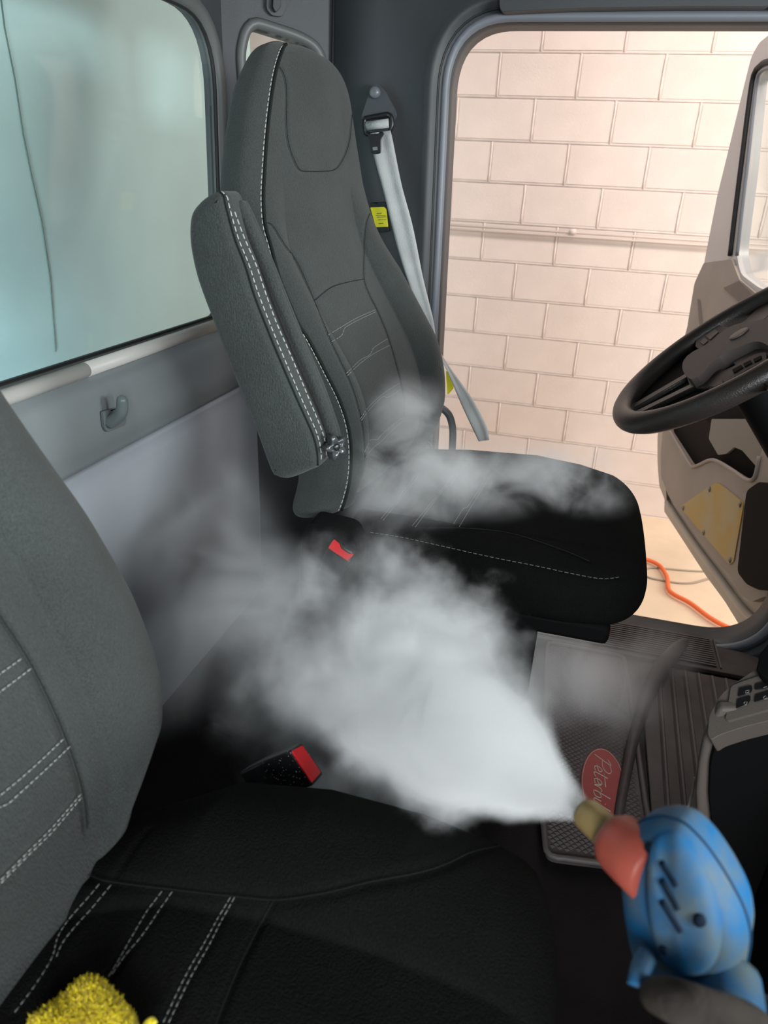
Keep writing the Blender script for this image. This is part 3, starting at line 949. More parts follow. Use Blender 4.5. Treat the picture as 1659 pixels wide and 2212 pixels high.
buckle('seat_belt_buckle', 'black buckle with red button beside the driver seat base', (738, 1190), 1.00,
       [(724, 1161), (770, 1193), (755, 1216), (705, 1183)], [(721, 1166), (733, 1176), (736, 1186), (753, 1198), (765, 1197), (751, 1212), (709, 1184)],
       [(736, 1173), (763, 1192), (760, 1197), (738, 1184)], (-.35, .25, -.9), .06)
bk2 = buckle('seat_belt_buckle', 'wet black buckle with long red button behind the passenger seat cushion', (662, 1650), .60,
       [(650, 1603), (697, 1673), (673, 1699), (624, 1622)], [(651, 1611), (691, 1669), (671, 1692), (628, 1623)], None, (-.80, -.10, -.55), .075)

hs_ = [c for c in bk2.children if c.name.startswith('housing')][0]
Vh = np.array([v.co[:] for v in hs_.data.vertices]) + ORG[bk2.name]
hsurf = Surf(Vh, [list(p.vertices) for p in hs_.data.polygons]); dr_ = MB()
for i in range(90):
    d = ray(random.uniform(560, 670), random.uniform(1610, 1695)); h, n_n, _, _ = hsurf.bvh.ray_cast(Vector(CAM), Vector(d))
    if h is None: continue
    h = np.array(h); n_n = np.array(n_n); n_n = n_n if n_n @ d < 0 else -n_n; rr_ = random.uniform(.0002, .0006)
    dr_.lathe([(0, rr_), (rr_ * .6, rr_ * .7), (rr_ * .8, rr_ * .2)], h, n_n, 6)
if dr_.V: dr_.build('water_droplets', mat('water_bead', (.5, .5, .5), .05, 1.0), bk2, kind='stuff')

# ------------------------------------------------------------------ SEAT BELT
sb = empty('seat_belt', 'grey seat belt hanging from the pillar anchor by the open door', 'seat belt', at(812, 205, y=SY - .02))
YA = SY - .034
pl = [(808, 182), (820, 183), (832, 196), (855, 240), (856, 252), (850, 262), (843, 256), (835, 246), (800, 250), (790, 256), (779, 258), (783, 243), (796, 204), (800, 188)]
MB().slab(rounded([at(x, y, y=YA) for x, y in pl], .004, 3), (0, .010, 0)).build('anchor_plate', mat('slate_plastic', (0.055, 0.06, 0.07), .4, .5), sb, bevel=.002)
MB().lathe([(-.004, .0135), (.010, .0125), (.014, .0105), (.0155, .006)], at(811, 200, y=YA), (0, -1, 0), 28).build('bolt_cap', mat('slate_cap', (0.13, 0.14, 0.16), .3, .5), sb)
gq = smooth_poly(rounded([at(x, y, y=YA - .008) for x, y in [(787, 256), (838, 246), (846, 252), (848, 270), (842, 284), (832, 288), (796, 291), (789, 286)]], .006, 4), closed=True, n=60)
MB().tube(gq, .0048, 10, closed=True).build('belt_guide', m_black, sb)
MB().tube([at(792, 272, y=YA - .009), at(840, 266, y=YA - .009)], .0095, 16).build('belt_roll', m_webbing, sb)
tq = [(794, 290), (830, 287), (822, 300), (822, 330), (816, 333), (804, 333), (801, 327), (799, 304)]
MB().slab(rounded([at(x, y, y=YA - .040) for x, y in tq], .003, 3), (0, .006, 0)).build('latch_tongue', m_black, sb, bevel=.001)
MB().slab([at(x, y, y=YA - .0405) for x, y in [(805, 318), (815, 317), (816, 324), (806, 325)]], (0, -.0008, 0)).build('tongue_window', m_metal, sb, smooth=False)
Le = [(800, 288), (806, 330), (830, 420), (860, 540), (893, 640), (926, 718), (942, 757), (965, 800), (995, 870), (1022, 928), (1034, 953)]
Re = [(844, 282), (850, 310), (868, 400), (892, 490), (914, 600), (936, 690), (946, 748), (974, 796), (1018, 858), (1050, 918), (1057, 950)]
Yb = np.linspace(YA - .012, 1.69, len(Le)); tw = np.array([.0, .004, .006, .008, .012, .018, .022, .016, .008, .004, .0])
Lp = smooth_poly([at(*p, y=Yb[i]) for i, p in enumerate(Le)], n=70); Rp = smooth_poly([at(*p, y=Yb[i] + tw[i]) for i, p in enumerate(Re)], n=70)
rows = []
for a, b in zip(Lp, Rp):
    c = (a + b) / 2; q = []
    for t in np.linspace(0, 1, 9): q.append(a + (b - a) * t + np.array([0, -.0025 * math.sin(t * 9.0) - .001, 0]))
    for t in np.linspace(1, 0, 9): q.append(a + (b - a) * t + np.array([0, .001 - .0025 * math.sin(t * 9.0), 0]))
    rows.append(q)
V, Fc = loft(rows); mk('webbing', V, Fc, m_webbing, sb)
pl = [(800, 438), (832, 436), (840, 500), (812, 503)]
rb = MB().slab(rounded([at(x, y, y=SY - .03) for x, y in pl], .003, 3), (0, .02, 0)).build('retractor_cover', m_black, sb, bevel=.002)
pl = [(800, 448), (830, 447), (835, 452), (839, 490), (812, 491)]
MB().slab(rounded([at(x, y, y=SY - .031) for x, y in pl], .002, 3), (0, -.001, 0)).build('warning_label', m_yellow, rb, smooth=False)
pm = MB()
for (x0, x1, y, r) in ((814, 824, 461, .0007), (812, 833, 466, .0005), (814, 835, 469, .0005), (817, 834, 475, .0004), (818, 828, 483, .0007)):
    pm.tube([at(x0, y, y=SY - .0325), at(x1, y - .6, y=SY - .0325)], r, 5)
pm.build('label_print', m_print, rb)

# ------------------------------------------------------------------ STEERING WHEEL
WC = np.array([0.263, 1.352, 0.900]); tt = 0.705; wp = -0.028
we1 = np.array([math.sin(wp), math.cos(wp), 0]); wf_ = np.array([math.cos(wp), -math.sin(wp), 0])
we2 = math.cos(tt) * wf_ + math.sin(tt) * np.array([0, 0, 1]); wn = np.cross(we1, we2)
if wn @ (CAM - WC) < 0: wn = -wn
sw = empty('steering_wheel', 'black leather steering wheel with a dusty hub, right of the driver seat', 'steering wheel', WC - wn * .1)


def wpl(px, py, h=0.0): return on_plane(px, py, WC + wn * h, wn)


a = np.linspace(0, 2 * np.pi, 120, endpoint=False)
P = WC + 0.212 * (np.outer(np.cos(a), we1) + np.outer(np.sin(a), we2))
MB().tube(P, .0195, 20, closed=True).build('rim', m_wheel, sw)
# hub pad, long toward the rear of the rim
hubp = [(1475, 790), (1478, 772), (1500, 755), (1540, 735), (1580, 705), (1610, 697), (1700, 705), (1750, 760), (1700, 800), (1659, 724), (1600, 738), (1548, 765), (1520, 795), (1497, 818), (1480, 812)]
hubp = [(1475, 800), (1476, 780), (1492, 762), (1530, 742), (1572, 708), (1610, 696), (1680, 690), (1740, 740), (1700, 770), (1640, 738), (1590, 752), (1550, 772), (1510, 812), (1490, 818)]
hb = [wpl(x, y, .012) for x, y in hubp]
MB().slab(smooth_poly(hb, closed=True, n=60), -wn * .03).build('hub_cover', m_hub, sw, bevel=.006, seg=4)
bc = wpl(1596, 721, .0135)
MB().lathe([(0, .0165), (.0015, .016), (.002, .012)], bc, wn, 28).build('hub_badge', m_badge, sw)
base = [wpl(x, y, -.004) for x, y in [(1480, 810), (1520, 815), (1560, 800), (1640, 765), (1720, 740), (1760, 830), (1660, 800), (1600, 812), (1540, 838), (1490, 835)]]
MB().slab(base, -wn * .02).build('hub_base', m_wheel, sw, bevel=.004)
# spokes
MB().slab(rounded([wpl(x, y, -.012) for x, y in [(1356, 868), (1362, 888), (1400, 892), (1500, 872), (1640, 800), (1600, 735), (1520, 735), (1440, 790)]], .01, 4), -wn * .008).build('spoke_cover', m_blackmat, sw, bevel=.002)
def strip(A, B, w0, w1, h, th, name, m, parent):
    A = wpl(*A, h); B = wpl(*B, h); d = nrm(B - A); s = np.cross(wn, d)
    MB().slab([A + s * w0, B + s * w1, B - s * w1, A - s * w0], -wn * th).build(name, m, parent, bevel=.003)


strip((1362, 880), (1500, 800), .012, .012, -.004, .010, 'spoke', m_wheel, sw)
strip((1370, 893), (1560, 800), .010, .010, -.004, .010, 'spoke', m_wheel, sw)
strip((1600, 720), (1760, 560), .03, .03, -.002, .016, 'spoke', m_wheel, sw)
strip((1620, 760), (1800, 860), .03, .03, -.002, .016, 'spoke', m_wheel, sw)
bp1 = [wpl(x, y, .004) for x, y in [(1502, 748), (1504, 732), (1520, 712), (1550, 701), (1582, 710), (1560, 735), (1515, 757)]]
MB().slab(rounded(bp1, .005, 4), -wn * .012).build('button_pod', m_hub, sw, bevel=.003)
MB().slab(rounded([wpl(x, y, .0045) for x, y in [(1524, 727), (1545, 712), (1553, 718), (1534, 735)]], .002, 3), wn * .0015).build('button', m_console, sw, bevel=.0008)
MB().slab(rounded([wpl(x, y, .0045) for x, y in [(1512, 740), (1522, 730), (1530, 737), (1520, 746)]], .002, 3), wn * .0015).build('button', m_console, sw, bevel=.0008)
bp2 = [wpl(x, y, .002) for x, y in [(1558, 822), (1562, 808), (1585, 790), (1630, 765), (1655, 760), (1656, 778), (1625, 792), (1590, 812), (1565, 826)]]
MB().slab(rounded(bp2, .005, 4), -wn * .012).build('button_pod', m_hub, sw, bevel=.003)
for q in ([(1582, 800), (1602, 789), (1606, 795), (1586, 807)], [(1606, 787), (1622, 779), (1626, 785), (1609, 794)], [(1628, 777), (1645, 769), (1646, 776), (1630, 784)]):
    MB().slab(rounded([wpl(x, y, .0025) for x, y in q], .001, 3), wn * .0015).build('button', m_blackmat, sw, bevel=.0006)
MB().lathe([(0.018, .040), (.05, .046), (.12, .046), (.42, .055)], WC, -wn, 28).build('steering_column', m_blackmat, sw)

# ------------------------------------------------------------------ FAR DOOR, swung open
D0 = np.array([0.62, 1.88, 0.0]); DL = nrm(np.array([-.150, 1.09, 0.0])); DN = np.array([-DL[1], DL[0], 0.0])
if DN[0] > 0: DN = -DN
dr = empty('door_1', None, None, tuple(D0), kind='structure')


def dp(px, py, off=0.0): return on_plane(px, py, D0 + DN * off, DN)


def dslab(name, px, m, off, th, r=.01, bevel=.006, holes=(), parent=None, **k):
    o = rounded([dp(x, y, off) for x, y in px], r, 5)
    hs = [rounded([dp(x, y, off) for x, y in h], r * 2, 5) for h in holes]
    return MB().slab(o, -DN * th, hs).build(name, m, parent or dr, bevel=bevel, seg=3, **k)


# outer metal skin / lower edge
dslab('door_skin', [(1420, 940), (1420, 1000), (1424, 1050), (1436, 1080), (1434, 1104), (1480, 1175), (1524, 1243), (1566, 1300), (1618, 1385), (1640, 1372), (1700, 1400), (1850, 1350), (1850, 600), (1640, 640), (1520, 572), (1496, 640), (1486, 700)], m_doormetal, -.03, .05, r=.02)
# raised lower lip
e1 = smooth_poly([dp(x, y, -.022) for x, y in [(1441, 1085), (1460, 1115), (1500, 1175), (1550, 1243), (1592, 1300), (1625, 1335), (1660, 1345), (1720, 1330)]], n=60)
MB().tube(e1, .012, 10).build('door_lip', m_doormetal, dr)
pan = [(1432, 928), (1427, 982), (1428, 1029), (1443, 1069), (1454, 1088), (1500, 1150), (1540, 1205), (1574, 1240), (1600, 1285), (1622, 1300), (1648, 1290), (1800, 1250), (1800, 600), (1640, 640), (1597, 604), (1580, 560), (1520, 568), (1500, 612), (1488, 684), (1470, 800), (1445, 880)]
pocket = [(1444, 930), (1455, 820), (1560, 830), (1655, 860), (1650, 960), (1637, 1000), (1633, 1030), (1620, 1039), (1600, 1030), (1550, 997), (1536, 993), (1512, 1003), (1496, 1008), (1488, 1000)]
dslab('door_trim', pan, m_door, .0, .022, r=.012, holes=[pocket])
dslab('pocket_back', [(1425, 800), (1700, 800), (1690, 1080), (1440, 1080)], m_blackmat, -.020, .004, r=.002, bevel=0)
dslab('pocket_panel', [(1537, 905), (1700, 905), (1700, 1010), (1638, 1013), (1603, 973), (1586, 966), (1569, 980), (1551, 983), (1531, 948)], mat('olive_grey_panel', (0.20, 0.185, 0.16), .45, .4), -.008, .008, r=.008, bevel=.003)
e2 = smooth_poly([dp(x, y, .004) for x, y in [(1440, 915), (1450, 935), (1488, 1000), (1497, 1008), (1512, 1003), (1532, 994), (1549, 996), (1580, 1014), (1612, 1036), (1628, 1034), (1635, 1015), (1640, 985)]], n=70)
MB().tube(e2, .006, 10).build('pocket_rim', m_door, dr)
dslab('dark_armrest', [(1612, 1060), (1640, 1040), (1700, 1060), (1700, 1270), (1640, 1275), (1612, 1262), (1592, 1235)], m_blackmat, .02, .02, r=.02, bevel=.008)
pt = dslab('cover_plate', [(1546, 1043), (1556, 1046), (1604, 1085), (1605, 1095), (1584, 1213), (1575, 1220), (1472, 1100), (1472, 1092), (1530, 1052)], m_ply, .004, .004, r=.006, bevel=.001)
for x, y in ((1533, 1057), (1599, 1090), (1476, 1098), (1520, 1151), (1577, 1210)):
    MB().lathe([(0, .010), (.004, .009), (.006, .004)], dp(x, y, .004), DN, 14).build('screw', mat('screw_steel', (.25, .23, .2), .35, .5, metal=.8), pt)
dslab('grab_recess_shade', [(1562, 622), (1597, 606), (1628, 640), (1598, 655)], m_console, .003, .003, r=.01, bevel=.001)  # flat darker patch, the recess's shade put into its colour
dslab('groove_shade', [(1506, 646), (1511, 648), (1517, 703), (1511, 706)], m_console, .003, .003, r=.004, bevel=.001)  # thin darker strip drawn for the shade in a groove
# window frame with channel
fo = [(1520, 572), (1549, 424), (1582, 289), (1611, 169), (1623, 122), (1640, 92), (1665, 72), (1760, 60), (1900, 60), (1900, 620), (1640, 650)]
fi = [(1590, 545), (1613, 366), (1632, 175), (1642, 152), (1662, 140), (1860, 140), (1860, 560), (1700, 640), (1640, 622), (1600, 592)]
dslab('door_window_frame', fo, m_doorframe, -.01, .04, r=.02, holes=[fi], bevel=.006)
ch = smooth_poly([dp(x, y, -.006) for x, y in [(1578, 552), (1590, 450), (1604, 340), (1618, 230), (1628, 165), (1640, 144), (1665, 132), (1760, 126)]], n=50)
MB().tube(ch, .010, 10).build('window_channel', m_seal, dr)
ch2 = smooth_poly([dp(x, y, -.002) for x, y in [(1592, 552), (1603, 450), (1616, 340), (1628, 230), (1636, 172), (1648, 152), (1680, 142)]], n=50)
MB().tube(ch2, .006, 10).build('window_channel', m_sealgrey, dr)
dslab('door_pane', fi, m_glass, -.025, .004, r=.02, bevel=0)

# ------------------------------------------------------------------ CENTRE CONSOLE (lower right)
cpn = nrm(np.array([-.50, -.30, .82])); cpo = at(1560, 1520, y=0.9)


def kp(px, py, h=0.0): return on_plane(px, py, cpo + cpn * h, cpn)


co = empty('centre_console', 'taupe and black console with rocker switches at the right edge', 'console', (0.30, 0.85, 0.0))
topo = [(1563, 1494), (1589, 1474), (1632, 1446), (1700, 1400), (1900, 1400), (1900, 1500), (1659, 1557), (1600, 1572), (1552, 1588), (1535, 1600), (1528, 1585), (1532, 1545), (1550, 1511)]
MB().slab(rounded([kp(x, y) for x, y in topo], .008, 4), -cpn * .03).build('top_panel', m_console, co, bevel=.006, seg=4)
bez = [(1579, 1482), (1600, 1473), (1700, 1440), (1760, 1440), (1760, 1500), (1659, 1533), (1574, 1557), (1567, 1555)]
MB().slab(rounded([kp(x, y, .004) for x, y in bez], .004, 4), -cpn * .006).build('switch_bezel', m_console, co, bevel=.003, seg=3)
for q, ic in (([(1597, 1487), (1624, 1480), (1626, 1490), (1621, 1499), (1594, 1506)], 0), ([(1593, 1511), (1622, 1503), (1621, 1515), (1614, 1524), (1590, 1532)], 1), ([(1632, 1478), (1665, 1468), (1668, 1480), (1660, 1488), (1630, 1491)], 2), ([(1632, 1501), (1666, 1491), (1668, 1505), (1658, 1511), (1629, 1518)], 3)):
    s_ = MB().slab(rounded([kp(x, y, .005) for x, y in q], .002, 3), cpn * .0015).build('switch', m_black, co, bevel=.0008)
    cx, cyy = np.mean(q, 0)
    icn = {0: [(-4, -2), (4, -4), (3, 1), (-4, 3), (-4, -2)], 1: [(-4, 0), (2, -5), (4, -3), (2, 4), (-4, 0)], 2: [(-4, 2), (4, 0)], 3: [(-4, 0), (1, -5), (5, 0), (-1, 3), (-4, 0)]}[ic]
    MB().tube([kp(cx + a_ + 2, cyy + b_ + 2, .0068) for a_, b_ in icn], .0004, 5).build('switch_icon', m_icon, s_)
# side body falling to the floor
sd = [(1550, 1511), (1532, 1545), (1516, 1580), (1506, 1631), (1500, 1692), (1504, 1747)]
Pt = [kp(x, y, -.004) for x, y in sd]
y_c = 0.9
side = [at(1552, 1512, y=y_c), at(1533, 1542, y=y_c), at(1517, 1582, y=y_c), at(1507, 1632, y=y_c), at(1501, 1694, y=y_c), at(1503, 1750, y=y_c), at(1520, 1830, y=y_c), at(1540, 1950, y=y_c), at(1900, 1950, y=y_c), at(1900, 1510, y=y_c)]
MB().slab(side, (0, -.018, 0)).build('edge_trim', m_console, co, bevel=.006, seg=4)
side2 = [at(x, y, y=y_c - .03) for x, y in [(1560, 1592), (1600, 1577), (1900, 1500), (1900, 2100), (1590, 2000), (1560, 1900), (1540, 1800), (1532, 1720), (1535, 1650), (1545, 1610)]]
MB().slab(rounded(side2, .01, 4), (0, .028, 0)).build('side_panel', m_blackmat, co, bevel=.004)
MB().box((.58, .62, .24), (.40, .50, .46)).build('console_body', m_blackmat, co, bevel=.01)
MB().box((.95, .70, .70), (.30, 2.2, .50)).build('dashboard', m_blackmat, bevel=.04, seg=4, label='black dashboard ahead of the seats beyond the right edge', cat='dashboard')  # unseen; top raised to keep light off the cushions and lower rear panel
up = [(1632, 1446), (1642, 1410), (1700, 1340), (1800, 1340), (1800, 1450), (1659, 1466), (1645, 1460)]
MB().slab([kp(x, y, .03) for x, y in up], -cpn * .02).build('upper_pod', m_blackmat, co, bevel=.004)
cb = smooth_poly([at(x, y, y=.97) for x, y in [(1500, 1680), (1497, 1705), (1488, 1740), (1478, 1775), (1470, 1830)]], n=24)
MB().tube(cb, .0022, 8).build('thin_cable', m_icon, label='thin pale cable hanging at the edge of the centre console', cat='cable')

# ------------------------------------------------------------------ FLOOR MATS
fm = empty('floor_mat', 'dusty rubber floor mat with diamond tread and a red oval emblem', 'mat', (.16, 1.4, 0.0))
Z0 = 0.0
mo = [at(1180, 1852, z=.012), at(1172, 1768, z=.012), (.045, 1.70, .012), (.245, 1.70, .012), (.262, 1.4, .012), (.272, 1.2, .012), (.285, 1.03, .012)]
mo = [np.array([p[0], p[1], .012]) for p in mo]
MB().slab(rounded(mo, .02, 5), (0, 0, -.012)).build('mat_base', m_rubber, fm, bevel=.003)
MB().tube(resamp(rounded([p + np.array([0, 0, .003]) for p in mo], .02, 6), 140), .006, 8, closed=True).build('mat_rim', m_rubber_lt, fm)
EC = np.array([.190, 1.215]); EA, EB = .108, .045
dm = MB(); from_poly = [p[:2] for p in mo]


def inside(p, poly):
    c = False; j = len(poly) - 1
    for i in range(len(poly)):
        a_, b_ = poly[i], poly[j]
        if (a_[1] > p[1]) != (b_[1] > p[1]) and p[0] < (b_[0] - a_[0]) * (p[1] - a_[1]) / (b_[1] - a_[1]) + a_[0]: c = not c
        j = i
    return c


ins = rounded([np.append(p[:2], 0) + nrm(np.append(np.array([.165, 1.35]) - p[:2], 0)) * .022 for p in mo], .01, 4)[:, :2]
pt_ = .0135
for i in range(0, 26):
    for j in range(0, 110):
        x = .03 + i * pt_ + (pt_ / 2 if j % 2 else 0); y = 1.0 + j * pt_ * .5
        if not inside((x, y), ins): continue
        if ((x - EC[0]) / (EB + .004)) ** 2 + ((y - EC[1]) / (EA + .004)) ** 2 < 1: continue
        h = pt_ * .44
        dm.add([(x - h, y, .0125), (x, y - h, .0125), (x + h, y, .0125), (x, y + h, .0125), (x, y, .0155)], [(0, 1, 4), (1, 2, 4), (2, 3, 4), (3, 0, 4)])
dm.build('tread', m_rubber_lt, fm, smooth=False, kind='stuff')
a = np.linspace(0, 2 * np.pi, 64, endpoint=False)
el = [(EC[0] + EB * math.cos(t), EC[1] + EA * math.sin(t), .0125) for t in a]
em = MB().slab(el, (0, 0, .003)).build('emblem', m_emblem, fm, bevel=.001, label='red oval emblem with pale script lettering')
MB().tube([(EC[0] + (EB - .003) * math.cos(t), EC[1] + (EA - .003) * math.sin(t), .0158) for t in a], .0008, 6, closed=True).build('emblem_outline', m_emblem_w, em)
# script word, reading from far to near, letter tops to the right
LT = {'P': [[(0, 0), (.35, 1.0), (.30, 1.05), (.02, .85)], [(.33, .98), (.75, 1.08), (.9, .85), (.65, .55), (.22, .52)]],
      'e': [[(0, .18), (.32, .28), (.34, .46), (.18, .48), (.08, .25), (.15, .03), (.38, .08)]],
      't': [[(.2, .85), (.08, .12), (.16, .0), (.34, .1)], [(-.1, .62), (.75, .72)]],
      'r': [[(0, .45), (.08, 0), (.12, .3), (.25, .48), (.36, .44)]],
      'b': [[(.18, 1.0), (.02, .1), (.12, 0), (.32, .1), (.34, .38), (.2, .45), (.08, .3)]],
      'i': [[(.1, .45), (.04, .08), (.12, 0), (.2, .08)], [(.16, .68), (.18, .72)]],
      'l': [[(.2, 1.0), (.06, .12), (.14, 0), (.26, .1)]]}
adv = {'P': .62, 'e': .40, 't': .36, 'r': .38, 'b': .42, 'i': .24, 'l': .26}
tx = MB(); cx_ = 0.0; sc_ = .044; letters = []
tot = sum(adv[c] for c in 'Peterbilt')
for ch_ in 'Peterbilt':
    for st in LT[ch_]:
        sl = [(cx_ + a_ + .15 * b_, b_) for a_, b_ in st]
        pts = []
        for a_, b_ in sl:
            yy = EC[1] + .084 - a_ * .168 / tot; xx = EC[0] - .019 + b_ * .033
            pts.append((xx, yy, .0158))
        P_ = smooth_poly(pts, n=18) if len(pts) > 2 else np.array(pts)
        tx.tube(P_, .0012, 6)
    cx_ += adv[ch_]
tx.build('emblem_lettering', m_emblem_w, em)

# raised fold between the two mats, up to the sill
rg = [at(x, y, z=.045) for x, y in [(1482, 1378), (1462, 1395), (1430, 1432), (1405, 1480), (1385, 1535), (1370, 1590), (1358, 1650), (1345, 1720), (1335, 1790), (1328, 1850)]]
rg = smooth_poly([(p[0], p[1], max(.018, .045 - .0035 * i)) for i, p in enumerate(rg)], n=60)
rg[:, 2] *= .75
rr = np.interp(np.linspace(0, 1, 60), [0, .05, .2, .5, 1], [.010, .018, .020, .013, .008])
MB().tube(rg, rr, 14).build('mat_fold', m_rubber, label='raised rubber fold along the ribbed floor mat, reaching over the sill', cat='mat edge')
rm = empty('ribbed_floor_mat', 'dark rubber floor mat with long raised ribs near the open door', 'mat', (.45, 1.35, 0.0))
MB().slab(rounded([np.array(p) for p in [(.285, .95, .008), (.64, .95, .008), (.64, 1.70, .008), (.285, 1.70, .008)]], .02, 4), (0, 0, -.008)).build('mat_base', m_rubber, rm, bevel=.002)
for k in range(10):
    xb = .305 + .033 * k
    rib = [(xb, 1.0, .008), (xb + .005, 1.0, .016), (xb + .010, 1.0, .016), (xb + .013, 1.0, .008)]
    MB().slab(rib, (0.02, .69, 0)).build('rib', m_rubber_lt, rm, bevel=.0015)
sp = struct(MB().slab(rounded([np.array(p) for p in [(-.33, 1.715, .014), (.60, 1.715, .014), (.60, 1.925, .004), (-.33, 1.925, .004)]], .01, 3), (0, 0, -.012)).build('trim_1', m_rubber, bevel=.002))
gm = MB()
for k in range(13):
    yy = 1.735 + .0115 * k
    gm.box((.08, yy, .0165 - .0006 * k), (.80, .005, .004))
gm.build('sill_ribs', m_rubber_lt, sp, smooth=False, kind='stuff')
MB().box((.49, 1.80, .014), (.004, .14, .006)).build('sill_end_bar', m_rubber_lt, sp, smooth=False)

# ------------------------------------------------------------------ TOWEL
tw_out = [(60, 2225), (85, 2195), (130, 2160), (178, 2124), (205, 2118), (232, 2130), (262, 2162), (290, 2200), (300, 2225), (300, 2330), (60, 2330)]
tz = .575
TP = smooth_poly([at(x, y, z=tz) for x, y in tw_out], closed=True, n=160)
c = TP.mean(0); c[2] = tz
rs = []
for s_, h in ((1.0, -.022), (1.012, -.012), (1.01, -.004), (.985, .004), (.94, .008), (.85, .011), (.7, .014), (.55, .016), (.4, .018), (.25, .019), (.1, .02)):
    Q = c + (TP - c) * s_; Q[:, 2] = tz + h; rs.append(Q)
V, Fc = loft(rs)
bm = bmesh.new(); vv = [bm.verts.new(v) for v in V]
for f_ in Fc:
    try: bm.faces.new([vv[i] for i in f_])
    except ValueError: pass
bmesh.ops.subdivide_edges(bm, edges=bm.edges, cuts=1, use_grid_fill=True)
bm.verts.ensure_lookup_table(); V = np.array([v.co[:] for v in bm.verts]); Fc = [[v.index for v in f_.verts] for f_ in bm.faces]; bm.free()
ridge = at(200, 2122, z=tz), at(190, 2212, z=tz)
d_ = nrm(ridge[1] - ridge[0])
for v in V:
    dd = np.linalg.norm(np.cross(v - ridge[0], d_)); v[2] += -.004 * math.exp(-(dd / .004) ** 2) + .0015 * math.sin(v[1] * 160 + v[0] * 60)
V += rng.normal(0, .0006, V.shape)
tw_ = mk('towel', V, Fc, m_towel, label='bright yellow microfibre towel on the passenger seat cushion', cat='towel')
tf = MB(); idx = rng.integers(0, len(V), 9000)
for i in idx:
    p = V[i]; d = nrm(np.array([(p - c)[0] * 4, (p - c)[1] * 4, .6 * abs(1)]) + rng.normal(0, .5, 3) * .8); l = rng.uniform(.0015, .0038)
    s_ = nrm(rng.normal(0, 1, 3)) * .0005
    tf.add([p - s_, p + s_, p + d * l], [(0, 1, 2)])
tf.build('pile', m_towel, tw_, kind='stuff', smooth=False)
q = smooth_poly([at(x, y, z=tz + .004) for x, y in [(312, 2225), (318, 2210), (328, 2204), (334, 2212)]], n=14)
MB().tube(q, .0025, 8).build('towel_corner', m_towel, tw_)

# ------------------------------------------------------------------ STEAM GUN
sg = empty('steam_gun', 'worn blue steam gun with a coral collar, spraying steam from its tan nozzle', 'steam gun', deep(1480, 2000, .42))
tip = deep(1262, 1754, .465); rear = deep(1372, 1850, .425)
ga = nrm(rear - tip)
Lg = np.linalg.norm(rear - tip)
MB().lathe([(.004, .005), (.0, .0065), (.0, .0090), (.003, .0102), (.018, .0106), (.030, .0112), (.040, .0125)], tip, ga, 32).build('nozzle', m_nozzle, sg)
MB().lathe([(.0, .012), (.001, .0150), (.004, .0172), (.010, .0182), (.020, .0188), (.034, .0190), (.036, .016)], tip + ga * .026, ga, 36).build('collar', m_collar, sg)
mcam = nrm(np.array([-.62, .22, -.75])); GNn = RW @ mcam        # near-half direction
G0 = deep(1480, 1950, .42)


def gp(px, py, h=0.0): return on_plane(px, py, G0 + GNn * h, GNn)


gout = [(1352, 1860), (1356, 1810), (1380, 1778), (1420, 1764), (1452, 1768), (1481, 1780), (1518, 1816), (1552, 1862), (1582, 1912), (1608, 1965), (1620, 2020), (1612, 2080), (1600, 2125), (1560, 2150), (1500, 2140), (1440, 2120), (1400, 2090), (1374, 2020), (1358, 1940)]
GP = smooth_poly([gp(x, y) for x, y in gout], closed=True, n=140); gc = gp(1490, 1960)


def pillow(P, c, H, n, sgn=1, p=2.6, q=2.2, k=14):
    out = []
    for s_ in np.linspace(1, 0.02, k) ** .7:
        out.append(c + (P - c) * s_ + n * sgn * H * (1 - s_ ** p) ** (1 / q))
    return out


rs = pillow(GP, gc, .034, GNn, -1, 6.0, 2.0)[::-1] + [GP + GNn * 0.0015] + pillow(GP, gc, .032, GNn, 1)[1:]
V, Fc = loft(rs)
gun = Surf(V, Fc)
gb = mk('gun_body', gun.V, gun.F, m_gun, sg)
MB().tube(GP, .0011, 6, closed=True).build('parting_line', mat('deep_blue_line', (.01, .05, .12), .6, .2), sg)
# raised rear cheek lobe
lob = [(1402, 1860), (1412, 1812), (1440, 1792), (1470, 1800), (1510, 1850), (1545, 1925), (1560, 2000), (1550, 2070), (1510, 2100), (1450, 2080), (1415, 2010), (1402, 1930)]
rn = gun.project(lob + [lob[0]], 6)
if rn:
    Lp_ = np.array([p for r_ in rn for p, n in r_]); Lp_ = smooth_poly(Lp_, closed=True, n=90)
    lc = Lp_.mean(0) + GNn * .004
    rs = [Lp_ - GNn * .006] + [lc + (Lp_ - lc) * s_ + GNn * .011 * (1 - s_ ** 5) ** .5 for s_ in (.99, .97, .93, .86, .75, .6, .4, .2, .02)]
    V, Fc = loft(rs); lobe = mk('cheek_cover', V, Fc, m_gun, sg); lob_s = Surf(np.array(V), Fc)
m_recess_shade = mat('recess_shade_blue', (.006, .02, .045), .7, .2)  # shade of the holes and slots put into this dark colour


def on_gun(x, y):
    d = Vector(ray(x, y)); best = None
    for s_ in (gun, lob_s):
        h, n, i, dist = s_.bvh.ray_cast(Vector(CAM), d)
        if h is not None and (best is None or dist < best[2]): best = (np.array(h), np.array(n), dist)
    if best is None: return None
    h, n, _ = best
    if n @ np.array(d) > 0: n = -n
    return h, n


